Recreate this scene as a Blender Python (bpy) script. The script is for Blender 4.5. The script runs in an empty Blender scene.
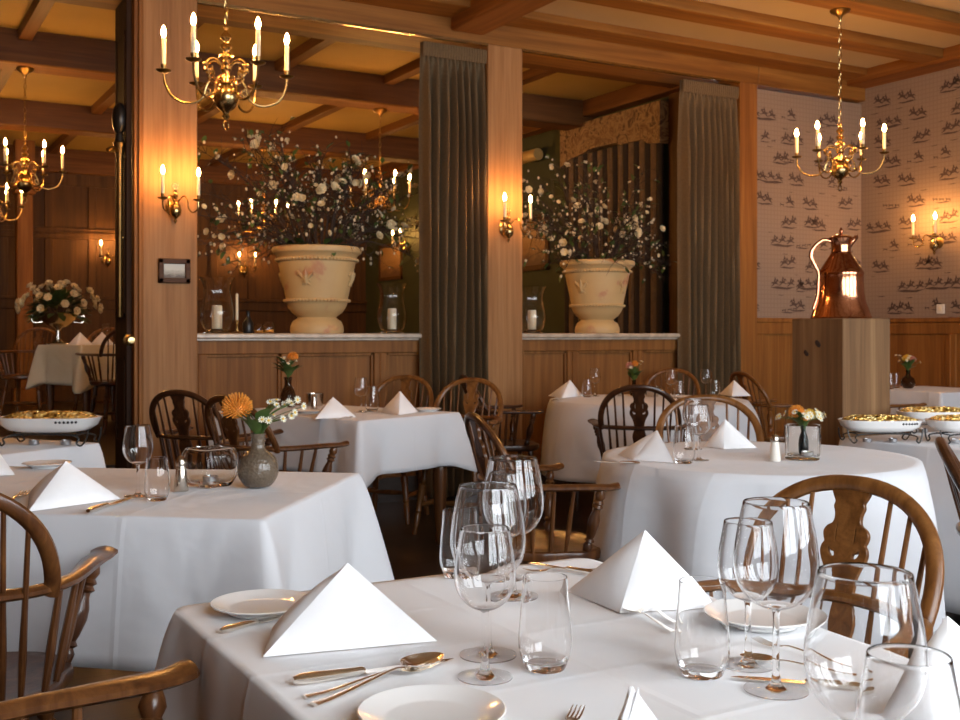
import bpy, bmesh, math, random
from math import sin, cos, pi, radians, sqrt, atan2, exp
from mathutils import Vector, Matrix
random.seed(7)
scn = bpy.context.scene
COL = scn.collection
CAMH = 1.2
FX, FY = sin(radians(29.6)), cos(radians(29.6))     # camera heading
FPX = 1100.0; HZ = 333.0

def W(px, d, z=0.0):                                 # a spot on the floor plan: bearing of a picture column + distance
    lat = (px-480.0)/FPX*d
    return Vector((FX*d+FY*lat, FY*d-FX*lat, z))
def P(px, py, h):                                    # a spot on a horizontal surface of height h
    return W(px, FPX*(CAMH-h)/(py-HZ), h)

# ------------------------------------------------------------------ materials
def newmat(name):
    m = bpy.data.materials.new(name); m.use_nodes = True
    nt = m.node_tree
    return m, nt, nt.nodes['Principled BSDF']
def setp(b, **k):
    for kk, v in k.items():
        kk = {'col':'Base Color','rough':'Roughness','metal':'Metallic','trans':'Transmission Weight','ior':'IOR',
              'coat':'Coat Weight','coatr':'Coat Roughness','sheen':'Sheen Weight','spec':'Specular IOR Level','sss':'Subsurface Weight'}[kk]
        if kk == 'Base Color': v = (*v, 1.0)
        b.inputs[kk].default_value = v
def noise(nt, scale=5, detail=4, dist=0.0, mscale=(1,1,1), coord='Object', rough=.55):
    tc = nt.nodes.new('ShaderNodeTexCoord'); mp = nt.nodes.new('ShaderNodeMapping')
    mp.inputs['Scale'].default_value = mscale
    nt.links.new(tc.outputs[coord], mp.inputs['Vector'])
    n = nt.nodes.new('ShaderNodeTexNoise')
    n.inputs['Scale'].default_value = scale; n.inputs['Detail'].default_value = detail
    n.inputs['Distortion'].default_value = dist; n.inputs['Roughness'].default_value = rough
    nt.links.new(mp.outputs['Vector'], n.inputs['Vector'])
    return n
def ramp(nt, src, stops):
    r = nt.nodes.new('ShaderNodeValToRGB'); cr = r.color_ramp
    while len(cr.elements) < len(stops): cr.elements.new(0.5)
    for e, (p, c) in zip(cr.elements, stops):
        e.position = p; e.color = (*c, 1.0)
    nt.links.new(src, r.inputs['Fac']); return r
def bump(nt, b, src, strength=.2, dist=.01):
    bp = nt.nodes.new('ShaderNodeBump'); bp.inputs['Strength'].default_value = strength
    bp.inputs['Distance'].default_value = dist
    nt.links.new(src, bp.inputs['Height']); nt.links.new(bp.outputs['Normal'], b.inputs['Normal']); return bp
def mix(nt, fac, a, bb, mode='MIX'):
    m = nt.nodes.new('ShaderNodeMix'); m.data_type = 'RGBA'; m.blend_type = mode
    if isinstance(fac, float): m.inputs['Factor'].default_value = fac
    else: nt.links.new(fac, m.inputs['Factor'])
    nt.links.new(a, m.inputs[6]); nt.links.new(bb, m.inputs[7]); return m.outputs[2]
def plain(name, col, rough=.5, var=.12, nscale=6, bumpn=0, **k):
    m, nt, b = newmat(name); setp(b, col=col, rough=rough, **k)
    n = noise(nt, nscale, 4)
    r = ramp(nt, n.outputs['Fac'], [(.3, tuple(c*(1-var) for c in col)), (.7, tuple(min(1, c*(1+var)) for c in col))])
    nt.links.new(r.outputs['Color'], b.inputs['Base Color'])
    if bumpn: bump(nt, b, n.outputs['Fac'], bumpn, .004)
    return m
def wood(name, dark, mid, light, axis='Z', scale=1.0, rough=.42, coat=.15, bstr=.12):
    m, nt, b = newmat(name); setp(b, rough=rough, coat=coat, coatr=.25, spec=.3)
    s = [9.0*scale]*3; s['XYZ'.index(axis)] = .55*scale
    f = [60.0*scale]*3; f['XYZ'.index(axis)] = 2.0*scale
    big = noise(nt, 1.0, 5, 1.2, s); fine = noise(nt, 1.0, 3, .3, f)
    r1 = ramp(nt, big.outputs['Fac'], [(.28, dark), (.5, mid), (.74, light)])
    r2 = ramp(nt, fine.outputs['Fac'], [(.3, (.74,.70,.66)), (.62, (1,1,1))])
    c = mix(nt, .75, r1.outputs['Color'], r2.outputs['Color'], 'MULTIPLY')
    nt.links.new(c, b.inputs['Base Color'])
    bump(nt, b, fine.outputs['Fac'], bstr, .003)
    return m
M = {}
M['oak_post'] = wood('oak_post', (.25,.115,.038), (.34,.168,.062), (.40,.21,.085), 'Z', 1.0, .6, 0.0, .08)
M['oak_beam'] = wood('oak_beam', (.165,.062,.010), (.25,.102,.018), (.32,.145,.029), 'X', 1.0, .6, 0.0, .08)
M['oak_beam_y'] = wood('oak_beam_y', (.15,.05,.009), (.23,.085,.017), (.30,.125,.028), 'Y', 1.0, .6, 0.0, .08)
M['oak_panel'] = wood('oak_panel', (.15,.057,.012), (.235,.096,.022), (.30,.132,.034), 'Z', 1.0, .6, 0.0, .08)
M['oak_red'] = wood('oak_red', (.17,.06,.011), (.26,.10,.02), (.33,.14,.032), 'Z', 1.0, .6, 0.0, .08)
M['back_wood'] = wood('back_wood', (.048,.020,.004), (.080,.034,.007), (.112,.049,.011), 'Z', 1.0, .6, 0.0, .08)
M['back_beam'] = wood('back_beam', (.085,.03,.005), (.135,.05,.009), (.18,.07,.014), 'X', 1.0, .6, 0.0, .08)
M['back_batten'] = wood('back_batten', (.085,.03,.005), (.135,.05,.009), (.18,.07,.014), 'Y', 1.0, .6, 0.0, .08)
M['door_wood'] = wood('door_wood', (.022,.009,.004), (.036,.015,.006), (.055,.024,.010), 'Z', 1.0, .75, 0.0)
M['chair_honey'] = wood('chair_honey', (.10,.036,.009), (.18,.07,.018), (.27,.115,.032), 'Z', 2.2, .3, .35)
M['chair_dark'] = wood('chair_dark', (.028,.010,.005), (.055,.02,.008), (.10,.038,.014), 'Z', 2.2, .28, .4)
M['chair_mid'] = wood('chair_mid', (.055,.019,.007), (.105,.038,.012), (.19,.075,.022), 'Z', 2.2, .28, .4)
M['frame'] = wood('frame', (.05,.02,.008), (.08,.034,.014), (.12,.055,.022), 'X', 3, .6, 0)
M['knot'] = plain('knot', (.035,.018,.010), .8, .3, 40)
M['block_wood'] = wood('block_wood', (.09,.042,.016), (.175,.09,.037), (.27,.15,.066), 'Z', .9, .7, 0, .3)
M['cream'] = plain('cream', (.46,.36,.24), .8, .03, 2)
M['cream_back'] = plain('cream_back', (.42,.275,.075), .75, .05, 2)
M['green_wall'] = plain('green_wall', (.035,.042,.016), .75, .12, 3)
M['marble'] = plain('marble', (.50,.42,.33), .25, .22, 14)
M['napkin'] = plain('napkin', (.90,.90,.91), .85, .012, 40)
M['porcelain'] = plain('porcelain', (.82,.81,.79), .12, .01, 3, coat=.4)
M['steel'] = plain('steel', (.90,.84,.76), .2, .05, 30, metal=1.0)
M['dark_steel'] = plain('dark_steel', (.30,.25,.21), .2, .1, 30, metal=1.0)
M['satin_brass'] = plain('satin_brass', (.62,.42,.15), .35, .08, 25, metal=.35)
M['brass'] = plain('brass', (.52,.37,.16), .24, .18, 25, metal=1.0)
M['old_brass'] = plain('old_brass', (.36,.22,.075), .28, .25, 25, metal=1.0)
M['silver'] = plain('silver', (.62,.56,.48), .2, .1, 20, metal=1.0)
M['dull_brass'] = plain('dull_brass', (.17,.10,.035), .42, .25, 25, metal=1.0)
M['iron'] = plain('iron', (.02,.018,.016), .45, .2, 30)
M['black'] = plain('black', (.008,.008,.008), .35, .2, 10)
M['candle'] = plain('candle', (.80,.70,.50), .5, .03, 10, sss=.0)
M['curtain'] = plain('curtain', (.135,.092,.05), .85, .1, 60, sheen=0.0, spec=.1)
M['twig'] = plain('twig', (.030,.016,.009), .8, .3, 40)
M['leaf'] = plain('leaf', (.07,.13,.025), .5, .3, 20)
M['leaf_dark'] = plain('leaf_dark', (.055,.095,.02), .5, .3, 20)
M['blossom'] = plain('blossom', (.68,.59,.38), .7, .06, 30)
M['bud'] = plain('bud', (.55,.47,.32), .7, .1, 30)
M['orange'] = plain('orange', (.78,.30,.035), .6, .25, 60)
M['yellow'] = plain('yellow', (.80,.52,.05), .6, .2, 60)
M['pink'] = plain('pink', (.62,.28,.20), .7, .2, 60)
M['petal'] = plain('petal', (.82,.80,.66), .6, .04, 60)
M['tin'] = plain('tin', (.55,.55,.56), .3, .1, 60, metal=1.0)
M['plastic_white'] = plain('plastic_white', (.75,.70,.62), .4, .02, 5)
M['stripe_light'] = plain('stripe_light', (.14,.085,.04), .8, .2, 20)
M['stripe_dark'] = plain('stripe_dark', (.016,.009,.006), .8, .2, 20)

def mk_floor():
    m, nt, b = newmat('floor_planks'); setp(b, rough=.33, coat=.1)
    tc = nt.nodes.new('ShaderNodeTexCoord'); br = nt.nodes.new('ShaderNodeTexBrick')
    nt.links.new(tc.outputs['Object'], br.inputs['Vector'])
    br.inputs['Scale'].default_value = 1.0; br.inputs['Brick Width'].default_value = 1.8; br.inputs['Row Height'].default_value = .16
    br.inputs['Mortar Size'].default_value = .004
    br.inputs['Color1'].default_value = (.030,.018,.012,1); br.inputs['Color2'].default_value = (.048,.030,.020,1)
    br.inputs['Mortar'].default_value = (.006,.004,.003,1)
    n = noise(nt, 1, 4, .5, (2,30,30)); r = ramp(nt, n.outputs['Fac'], [(.3,(.6,.6,.6)),(.7,(1.1,1.05,1))])
    nt.links.new(mix(nt, .8, br.outputs['Color'], r.outputs['Color'], 'MULTIPLY'), b.inputs['Base Color'])
    bump(nt, b, br.outputs['Fac'], .15, .002).invert = True
    return m
M['floor'] = mk_floor()

def mk_cloth(name, col, creases_x=(0.0,), creases_y=(0.0,), strength=.6):
    m, nt, b = newmat(name); setp(b, col=col, rough=.8, sheen=.15, spec=.25)
    tc = nt.nodes.new('ShaderNodeTexCoord'); sp = nt.nodes.new('ShaderNodeSeparateXYZ')
    nt.links.new(tc.outputs['Object'], sp.inputs[0])
    big = noise(nt, 3.2, 2, .6); mid = noise(nt, 11, 2, .3)
    def math(op, a, bb=None, clamp=False):
        n = nt.nodes.new('ShaderNodeMath'); n.operation = op; n.use_clamp = clamp
        for i, v in enumerate((a, bb)):
            if v is None: continue
            if isinstance(v, (int, float)): n.inputs[i].default_value = v
            else: nt.links.new(v, n.inputs[i])
        return n.outputs[0]
    h = math('MULTIPLY', big.outputs['Fac'], .9)
    h = math('ADD', h, math('MULTIPLY', mid.outputs['Fac'], .10))
    for ax, lst in (('X', creases_x), ('Y', creases_y)):
        for c in lst:
            d = math('ABSOLUTE', math('SUBTRACT', sp.outputs[ax], c))
            h = math('ADD', h, math('MULTIPLY', math('SUBTRACT', 1.0, math('DIVIDE', d, .012), True), .05))
            h = math('ADD', h, math('MULTIPLY', math('SUBTRACT', 1.0, math('DIVIDE', d, .08), True), .06))
    bump(nt, b, h, strength, .03)
    return m
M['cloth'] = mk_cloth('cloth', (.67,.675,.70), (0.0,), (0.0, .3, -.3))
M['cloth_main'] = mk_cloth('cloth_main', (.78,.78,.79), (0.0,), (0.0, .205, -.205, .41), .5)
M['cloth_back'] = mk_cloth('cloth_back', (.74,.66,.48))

def mk_glass(name, col=(1,1,1), ior=1.45, rough=0.0):
    m, nt, b = newmat(name); setp(b, col=col, rough=rough, trans=1.0, ior=ior)
    return m
M['glass'] = mk_glass('glass', (1,1,1), 1.38)
M['foot_glass'] = mk_glass('foot_glass', (1,1,1), 1.14)
M['thick_glass'] = mk_glass('thick_glass', (.97,.98,.97), 1.22)
M['smoke_glass'] = mk_glass('smoke_glass', (.60,.50,.41), 1.3, .25)
M['dark_glass'] = mk_glass('dark_glass', (.42,.38,.34), 1.3, .05)
def mk_ballvase():
    m, nt, b = newmat('grey_diamond_glass'); setp(b, col=(.19,.14,.095), rough=.25, trans=.3, ior=1.4, coat=.5)
    tc = nt.nodes.new('ShaderNodeTexCoord'); v = nt.nodes.new('ShaderNodeTexVoronoi'); v.inputs['Scale'].default_value = 120
    nt.links.new(tc.outputs['Object'], v.inputs['Vector']); bump(nt, b, v.outputs['Distance'], .5, .004); return m
M['ball_glass'] = mk_ballvase()
def mk_bulb():
    m, nt, b = newmat('bulb'); setp(b, col=(1,.8,.5), rough=.4)
    b.inputs['Emission Color'].default_value = (1.0, .47, .13, 1); b.inputs['Emission Strength'].default_value = BULB
    return m
BULB = 820.0
M['bulb'] = mk_bulb()
def mk_copper():
    m, nt, b = newmat('copper'); setp(b, metal=1.0, rough=.16)
    n = noise(nt, 5, 4, .8); r = ramp(nt, n.outputs['Fac'], [(.3,(.50,.20,.10)),(.55,(.70,.32,.17)),(.75,(.82,.46,.28))])
    nt.links.new(r.outputs['Color'], b.inputs['Base Color'])
    v = nt.nodes.new('ShaderNodeTexVoronoi'); v.inputs['Scale'].default_value = 45
    tc = nt.nodes.new('ShaderNodeTexCoord'); nt.links.new(tc.outputs['Object'], v.inputs['Vector'])
    bump(nt, b, v.outputs['Distance'], .10, .004); return m
M['copper'] = mk_copper()
def mk_gold():
    m, nt, b = newmat('gold_crust'); setp(b, metal=.55, rough=.24)
    n = noise(nt, 30, 3, .6); r = ramp(nt, n.outputs['Fac'], [(.34,(.30,.15,.02)),(.5,(.95,.62,.16)),(.65,(1.0,.82,.38))])
    nt.links.new(r.outputs['Color'], b.inputs['Base Color'])
    tc = nt.nodes.new('ShaderNodeTexCoord'); v = nt.nodes.new('ShaderNodeTexVoronoi'); v.inputs['Scale'].default_value = 55
    nt.links.new(tc.outputs['Object'], v.inputs['Vector']); bump(nt, b, v.outputs['Distance'], 1.0, .02); return m
M['gold'] = mk_gold()
def mk_urn():
    m, nt, b = newmat('urn'); setp(b, rough=.55)
    n = noise(nt, 4.5, 5, .4); r = ramp(nt, n.outputs['Fac'], [(.40,(.52,.375,.18)),(.60,(.50,.35,.165)),(.66,(.44,.22,.115)),(.72,(.48,.33,.155))])
    nt.links.new(r.outputs['Color'], b.inputs['Base Color']); bump(nt, b, n.outputs['Fac'], .12, .01); return m
M['urn'] = mk_urn()
def mk_paper():
    m, nt, b = newmat('wallpaper'); setp(b, rough=.85)
    tc = nt.nodes.new('ShaderNodeTexCoord'); sp = nt.nodes.new('ShaderNodeSeparateXYZ')
    nt.links.new(tc.outputs['Object'], sp.inputs[0])
    def math(op, a, bb=None):
        n = nt.nodes.new('ShaderNodeMath'); n.operation = op
        for i, v in enumerate((a, bb)):
            if v is None: continue
            if isinstance(v, (int, float)): n.inputs[i].default_value = v
            else: nt.links.new(v, n.inputs[i])
        return n.outputs[0]
    u = math('ADD', sp.outputs['X'], sp.outputs['Y'])
    a = math('GREATER_THAN', math('FRACT', math('MULTIPLY', u, 26.0)), .80)
    c = math('GREATER_THAN', math('FRACT', math('MULTIPLY', sp.outputs['Z'], 26.0)), .80)
    g = math('MAXIMUM', a, c)
    mx = nt.nodes.new('ShaderNodeMix'); mx.data_type = 'RGBA'
    nt.links.new(g, mx.inputs['Factor']); mx.inputs[6].default_value = (.275,.195,.14,1); mx.inputs[7].default_value = (.245,.17,.122,1)
    nt.links.new(mx.outputs[2], b.inputs['Base Color']); return m
M['paper'] = mk_paper()
M['paper_ink'] = plain('paper_ink', (.085,.05,.038), .85, .3, 60)
def mk_floral():
    m, nt, b = newmat('floral_fabric'); setp(b, rough=.85)
    n = noise(nt, 6, 3, 2.5); r = ramp(nt, n.outputs['Fac'], [(.38,(.09,.045,.02)),(.47,(.30,.19,.08)),(.53,(.24,.14,.055)),(.6,(.13,.06,.025)),(.68,(.33,.21,.09))])
    nt.links.new(r.outputs['Color'], b.inputs['Base Color']); return m
M['floral'] = mk_floral()
def mk_painting(name, sky, mid, low):
    m, nt, b = newmat(name); setp(b, rough=.5)
    tc = nt.nodes.new('ShaderNodeTexCoord'); sp = nt.nodes.new('ShaderNodeSeparateXYZ'); nt.links.new(tc.outputs['Generated'], sp.inputs[0])
    n = noise(nt, 9, 4, 1.0, coord='Generated')
    ad = nt.nodes.new('ShaderNodeMath'); ad.operation = 'MULTIPLY_ADD'; nt.links.new(n.outputs['Fac'], ad.inputs[0]); ad.inputs[1].default_value = .5
    nt.links.new(sp.outputs['Z'], ad.inputs[2])
    r = ramp(nt, ad.outputs[0], [(.38, low), (.62, mid), (.85, sky)])
    nt.links.new(r.outputs['Color'], b.inputs['Base Color']); return m
M['painting'] = mk_painting('painting', (.55,.56,.50), (.34,.33,.28), (.10,.08,.06))
M['painting_warm'] = mk_painting('painting_warm', (.40,.24,.10), (.30,.16,.06), (.12,.06,.03))

# ------------------------------------------------------------------ mesh builder
def catmull(pts, n=8, closed=False):
    pts = [Vector(p) for p in pts]; out = []; N = len(pts)
    rng = range(N) if closed else range(N-1)
    for i in rng:
        p1, p2 = pts[i], pts[(i+1) % N]
        p0 = pts[(i-1) % N] if (closed or i > 0) else p1*2-p2
        p3 = pts[(i+2) % N] if (closed or i+2 < N) else p2*2-p1
        for k in range(n):
            t = k/n
            out.append(.5*((2*p1)+(p2-p0)*t+(2*p0-5*p1+4*p2-p3)*t*t+(3*p1-p0-3*p2+p3)*t**3))
    if not closed: out.append(pts[-1])
    return out
class MB:
    def __init__(s): s.v = []; s.f = []; s.m = []; s.cur = 0
    def add(s, vs, fs, mat=None):
        o = len(s.v)
        s.v += [tuple(v if mat is None else mat @ Vector(v)) for v in vs]
        s.f += [tuple(i+o for i in f) for f in fs]; s.m += [s.cur]*len(fs); return s
    def box(s, a, b, bev=0.0, mat=None):
        a, b = [min(p, q) for p, q in zip(a, b)], [max(p, q) for p, q in zip(a, b)]
        if bev <= 0:
            vs = [(x, y, z) for z in (a[2], b[2]) for y in (a[1], b[1]) for x in (a[0], b[0])]
            return s.add(vs, [(0,2,3,1),(4,5,7,6),(0,1,5,4),(2,6,7,3),(0,4,6,2),(1,3,7,5)], mat)
        bm = bmesh.new()
        for sx in (0,1):
            for sy in (0,1):
                for sz in (0,1):
                    c = [(b if k else a)[i] for i, k in enumerate((sx,sy,sz))]
                    sg = [(-1 if k else 1) for k in (sx,sy,sz)]
                    for ax in range(3):
                        p = [c[i]+(sg[i]*bev if i != ax else 0) for i in range(3)]
                        bm.verts.new(p)
        bmesh.ops.convex_hull(bm, input=bm.verts)
        bmesh.ops.dissolve_limit(bm, angle_limit=.01, verts=bm.verts, edges=bm.edges)
        bm.verts.index_update()
        s.add([v.co.copy() for v in bm.verts], [[v.index for v in f.verts] for f in bm.faces], mat); bm.free(); return s
    def sweep(s, pts, rad, n=8, up=None, closed=False, caps=True, mat=None):
        """rad: number, list, or list of (ra, rb) half widths: ra along side, rb along up"""
        pts = [Vector(p) for p in pts]; N = len(pts)
        if not isinstance(rad, (list, tuple)) or (isinstance(rad, tuple)): rad = [rad]*N
        vs = []; prev = None
        for i, p in enumerate(pts):
            if closed: t = pts[(i+1) % N]-pts[i-1]
            else: t = pts[min(i+1, N-1)]-pts[max(i-1, 0)]
            t.normalize()
            if up is not None:
                side = t.cross(Vector(up)); side.normalize(); u = side.cross(t)
            else:
                if prev is None:
                    side = t.cross(Vector((0,0,1)) if abs(t.z) < .9 else Vector((1,0,0)))
                else: side = prev-t*prev.dot(t)
                side.normalize(); u = side.cross(t); prev = side
            r = rad[i]; ra, rb = r if isinstance(r, (list, tuple)) else (r, r)
            for k in range(n):
                a = 2*pi*(k+.5)/n
                vs.append(p+side*(cos(a)*ra)+u*(sin(a)*rb))
        fs = []
        for i in range(N if closed else N-1):
            j = (i+1) % N
            for k in range(n):
                q = (k+1) % n
                fs.append((i*n+k, i*n+q, j*n+q, j*n+k))
        if caps and not closed:
            fs.append(tuple(reversed(range(n)))); fs.append(tuple((N-1)*n+k for k in range(n)))
        return s.add(vs, fs, mat)
    def lathe(s, prof, n=24, mat=None, shape=None, closed=False):
        """prof: list of (r, z); r==0 makes a pole. closed: join last to first"""
        vs = []; idx = []
        for r, z in prof:
            if r < 1e-6: idx.append([len(vs)]*n); vs.append((0,0,z))
            else:
                o = len(vs); idx.append(list(range(o, o+n)))
                for k in range(n):
                    a = 2*pi*k/n; q = shape(a, z) if shape else 1.0
                    vs.append((r*q*cos(a), r*q*sin(a), z))
        fs = []
        L = len(prof)
        for i in range(L if closed else L-1):
            A, B = idx[i], idx[(i+1) % L]
            for k in range(n):
                q = (k+1) % n
                f = []
                for v in (A[k], A[q], B[q], B[k]):
                    if v not in f: f.append(v)
                if len(f) > 2: fs.append(tuple(f))
        return s.add(vs, fs, mat)
    def turned(s, p0, p1, prof, n=12):
        p0, p1 = Vector(p0), Vector(p1); d = p1-p0; L = d.length
        q = Vector((0,0,1)).rotation_difference(d.normalized()).to_matrix().to_4x4()
        pr = [(0,0)]+[(r, t*L) for t, r in prof]+[(0, L)]
        return s.lathe(pr, n, Matrix.Translation(p0) @ q)
    def prism(s, poly, y0, y1, mat=None):
        """poly in (x,z), extruded along y"""
        n = len(poly)
        vs = [(x, y0, z) for x, z in poly]+[(x, y1, z) for x, z in poly]
        fs = [tuple(range(n)), tuple(reversed(range(n, 2*n)))]+[(i, n+i, n+(i+1) % n, (i+1) % n) for i in range(n)]
        return s.add(vs, fs, mat)
    def ball(s, c, r, n=10, m=6, sc=(1,1,1)):
        pr = [(r*sin(pi*i/m), -r*cos(pi*i/m)) for i in range(m+1)]; pr[0] = (0, -r); pr[-1] = (0, r)
        return s.lathe(pr, n, Matrix.Translation(c) @ Matrix.Diagonal((*sc, 1)))
    def mesh(s, name, mats, smooth=True, ang=38):
        me = bpy.data.meshes.new(name); me.from_pydata(s.v, [], s.f); me.validate()
        for m in (mats if isinstance(mats, (list, tuple)) else [mats]): me.materials.append(M[m] if isinstance(m, str) else m)
        if any(s.m): me.polygons.foreach_set('material_index', s.m[:len(me.polygons)])
        bm = bmesh.new(); bm.from_mesh(me); bmesh.ops.recalc_face_normals(bm, faces=bm.faces); bm.to_mesh(me); bm.free()
        if smooth:
            me.shade_smooth(); me.set_sharp_from_angle(angle=radians(ang))
        return me
    def build(s, name, mats, parent=None, loc=(0,0,0), rot=(0,0,0), smooth=True, ang=38):
        return link(name, s.mesh(name, mats, smooth, ang), parent, loc, rot)
def link(name, me, parent=None, loc=(0,0,0), rot=(0,0,0)):
    o = bpy.data.objects.new(name, me); COL.objects.link(o)
    o.location = loc; o.rotation_euler = rot
    if parent is not None: o.parent = parent
    return o
def tag(o, label, cat, group=None, kind=None):
    o['label'] = label; o['category'] = cat
    if group: o['group'] = group
    if kind: o['kind'] = kind
    return o
def struct(o, label=None, cat=None):
    o['kind'] = 'structure'
    if label: o['label'] = label
    if cat: o['category'] = cat
    return o
def thing(name, loc=(0,0,0), rz=0.0):
    o = bpy.data.objects.new(name, None); COL.objects.link(o); o.empty_display_size = .05
    o.location = loc; o.rotation_euler = (0,0,rz); return o
def dup(o, parent=None):
    c = o.copy(); COL.objects.link(c)
    if parent is not None: c.parent = parent
    for ch in list(o.children): dup(ch, c)
    return c
PROTO = {}
GROUPS = {'chair_h':'bow back chairs around the tables','chair_d':'bow back chairs around the tables','wine':'small wine glasses on the tables','burg':'tall wide wine glasses on the foreground table',
 'tumbler':'water tumblers on the tables','knife':'knives on the tables','spoon':'spoons on the foreground table','fork':'forks on the tables','plate':'side plates on the tables','shk_s':'shakers on the tables','shk_w':'shakers on the tables',
 'tealight':'tealights in glass holders','tinh':'mirrored metal candle holders','bv_d':'small dark bottle vases','urn':'stone urns on the marble ledge','hurr':'hurricane lanterns on the marble ledge','jar':'glass jars on the ledge',
 'sconce':'brass wall sconces','dish':'golden topped dishes on the serving tables'}
def place(key, maker, loc, rz, label, cat, group=None, scale=None):
    if key not in PROTO: PROTO[key] = o = maker()
    else: o = dup(PROTO[key])
    o.location = loc; o.rotation_euler = (0,0,rz)
    o.scale = (1,1,1) if scale is None else (scale if isinstance(scale, (tuple, list)) else (scale,)*3)
    if 'group' in o: del o['group']
    return tag(o, label, cat, group or GROUPS.get(key))
# ------------------------------------------------------------------ world, camera
w = bpy.data.worlds.new('World'); scn.world = w; w.use_nodes = True
bg = w.node_tree.nodes['Background']
SKY = 13.4
bg.inputs['Color'].default_value = (.87,.935,1.0,1); bg.inputs['Strength'].default_value = SKY
cam = bpy.data.cameras.new('camera'); co = bpy.data.objects.new('camera', cam); COL.objects.link(co)
co.location = (0,0,CAMH); co.rotation_euler = (pi/2,0,-radians(29.6))
cam.sensor_width = 36; cam.lens = 36*FPX/960; cam.shift_y = -27/960; cam.clip_start = .05
cam.dof.use_dof = True; cam.dof.focus_distance = 2.0; cam.dof.aperture_fstop = 15
scn.camera = co
scn.view_settings.view_transform = 'Standard'; scn.view_settings.look = 'None'
scn.view_settings.gamma = 1; scn.view_settings.use_curve_mapping = False; scn.view_settings.exposure = 0.0
cy = scn.cycles
cy.use_denoising = True; cy.max_bounces = 24; cy.transmission_bounces = 24; cy.glossy_bounces = 8; cy.diffuse_bounces = 5
cy.transparent_max_bounces = 16; cy.sample_clamp_indirect = 25.0; cy.use_light_tree = True

# ------------------------------------------------------------------ the room
YW, YB, XR, XL, YF, ZC = 7.0, 14.6, 8.03, -2.6, -1.15, 3.54
XG = 6.4; RF = .34; ZB = 3.5
def sbox(name, a, b, mat, bev=0.0, parent=None):
    o = MB().box(a, b, bev).build(name, mat, parent); return struct(o)
sbox('floor', (XL-.2, YF-.2, -.1), (XR+.2, YW+.12, 0), 'floor')
f2 = MB().box((-3.2, YW+.12, -.1), (XG+.1, YW+.42, .17)).box((-3.2, YW+.42, -.1), (XG+.1, YB+.2, RF)).build('floor_raised', 'floor'); struct(f2)
sbox('pavement', (-4, -9, -.25), (12, YF-.2, -.15), 'marble')
# ceilings
sbox('ceiling', (XL, YF, ZC), (XR, YW, ZC+.1), 'cream')
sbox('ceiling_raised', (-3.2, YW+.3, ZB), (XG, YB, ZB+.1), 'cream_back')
n = 0
def trim(a, b, mat, bev=.008):
    global n; n += 1
    return sbox('trim_%d' % n, a, b, mat, bev)
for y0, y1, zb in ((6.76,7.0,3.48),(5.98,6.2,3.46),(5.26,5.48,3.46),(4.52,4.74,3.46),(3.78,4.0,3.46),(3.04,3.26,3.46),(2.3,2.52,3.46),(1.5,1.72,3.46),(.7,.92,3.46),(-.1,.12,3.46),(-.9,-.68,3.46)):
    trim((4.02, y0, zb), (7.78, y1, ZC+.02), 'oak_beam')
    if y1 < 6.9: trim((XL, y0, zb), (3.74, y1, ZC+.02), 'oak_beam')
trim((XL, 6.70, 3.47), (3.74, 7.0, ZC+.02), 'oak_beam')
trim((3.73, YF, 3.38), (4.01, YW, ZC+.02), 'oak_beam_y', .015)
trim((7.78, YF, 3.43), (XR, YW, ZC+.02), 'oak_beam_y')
# back room beams and battens
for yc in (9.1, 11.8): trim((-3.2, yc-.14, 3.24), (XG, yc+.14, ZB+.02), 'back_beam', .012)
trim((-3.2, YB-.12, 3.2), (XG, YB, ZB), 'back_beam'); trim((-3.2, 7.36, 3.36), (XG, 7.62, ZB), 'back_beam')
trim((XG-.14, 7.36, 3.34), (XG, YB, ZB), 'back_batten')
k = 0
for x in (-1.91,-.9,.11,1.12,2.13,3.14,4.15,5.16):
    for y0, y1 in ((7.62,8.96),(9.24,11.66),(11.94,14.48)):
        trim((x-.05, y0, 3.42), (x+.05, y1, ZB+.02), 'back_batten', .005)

# partition between the rooms: lintel, three posts, panelled half wall with marble ledge
lin = MB().box((XL, YW, 3.32), (6.72, YW+.34, 3.72), .006).box((6.72, YW, 3.32), (XR, YW+.34, 3.72), .006)
lin.box((XL, YW-.03, 3.475), (XR, YW, 3.56), .01)
L_ = lin.build('trim_lintel', 'oak_beam'); struct(L_)
tr = MB()
for x0, x1 in ((-.6, 1.55),(1.9,4.04),(4.34,6.5)): tr.box((x0, YW-.008, 3.308), (x1, YW+.02, 3.326))
struct(tr.build('trim_track', 'brass'))
for i, (x0, x1) in enumerate(((1.556,1.90),(4.04,4.341),(6.50,6.70))):
    pb = MB().box((x0, YW-.005, 0), (x1, YW+.32, 3.325), .006)
    pb.box((x0, YW-.02, 0), (x1, YW-.005, .16), .004)
    struct(pb.build('trim_post_%d' % (i+1), 'oak_post' if i < 2 else 'oak_red'))
jb = MB().box((1.506, YW+.0, 0), (1.556, YW+.05, 3.325), .004).box((1.530, YW-.02, 0), (1.556, YW, 3.325), .004)
struct(jb.build('trim_jamb', 'oak_red'))
cw = MB()
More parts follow.
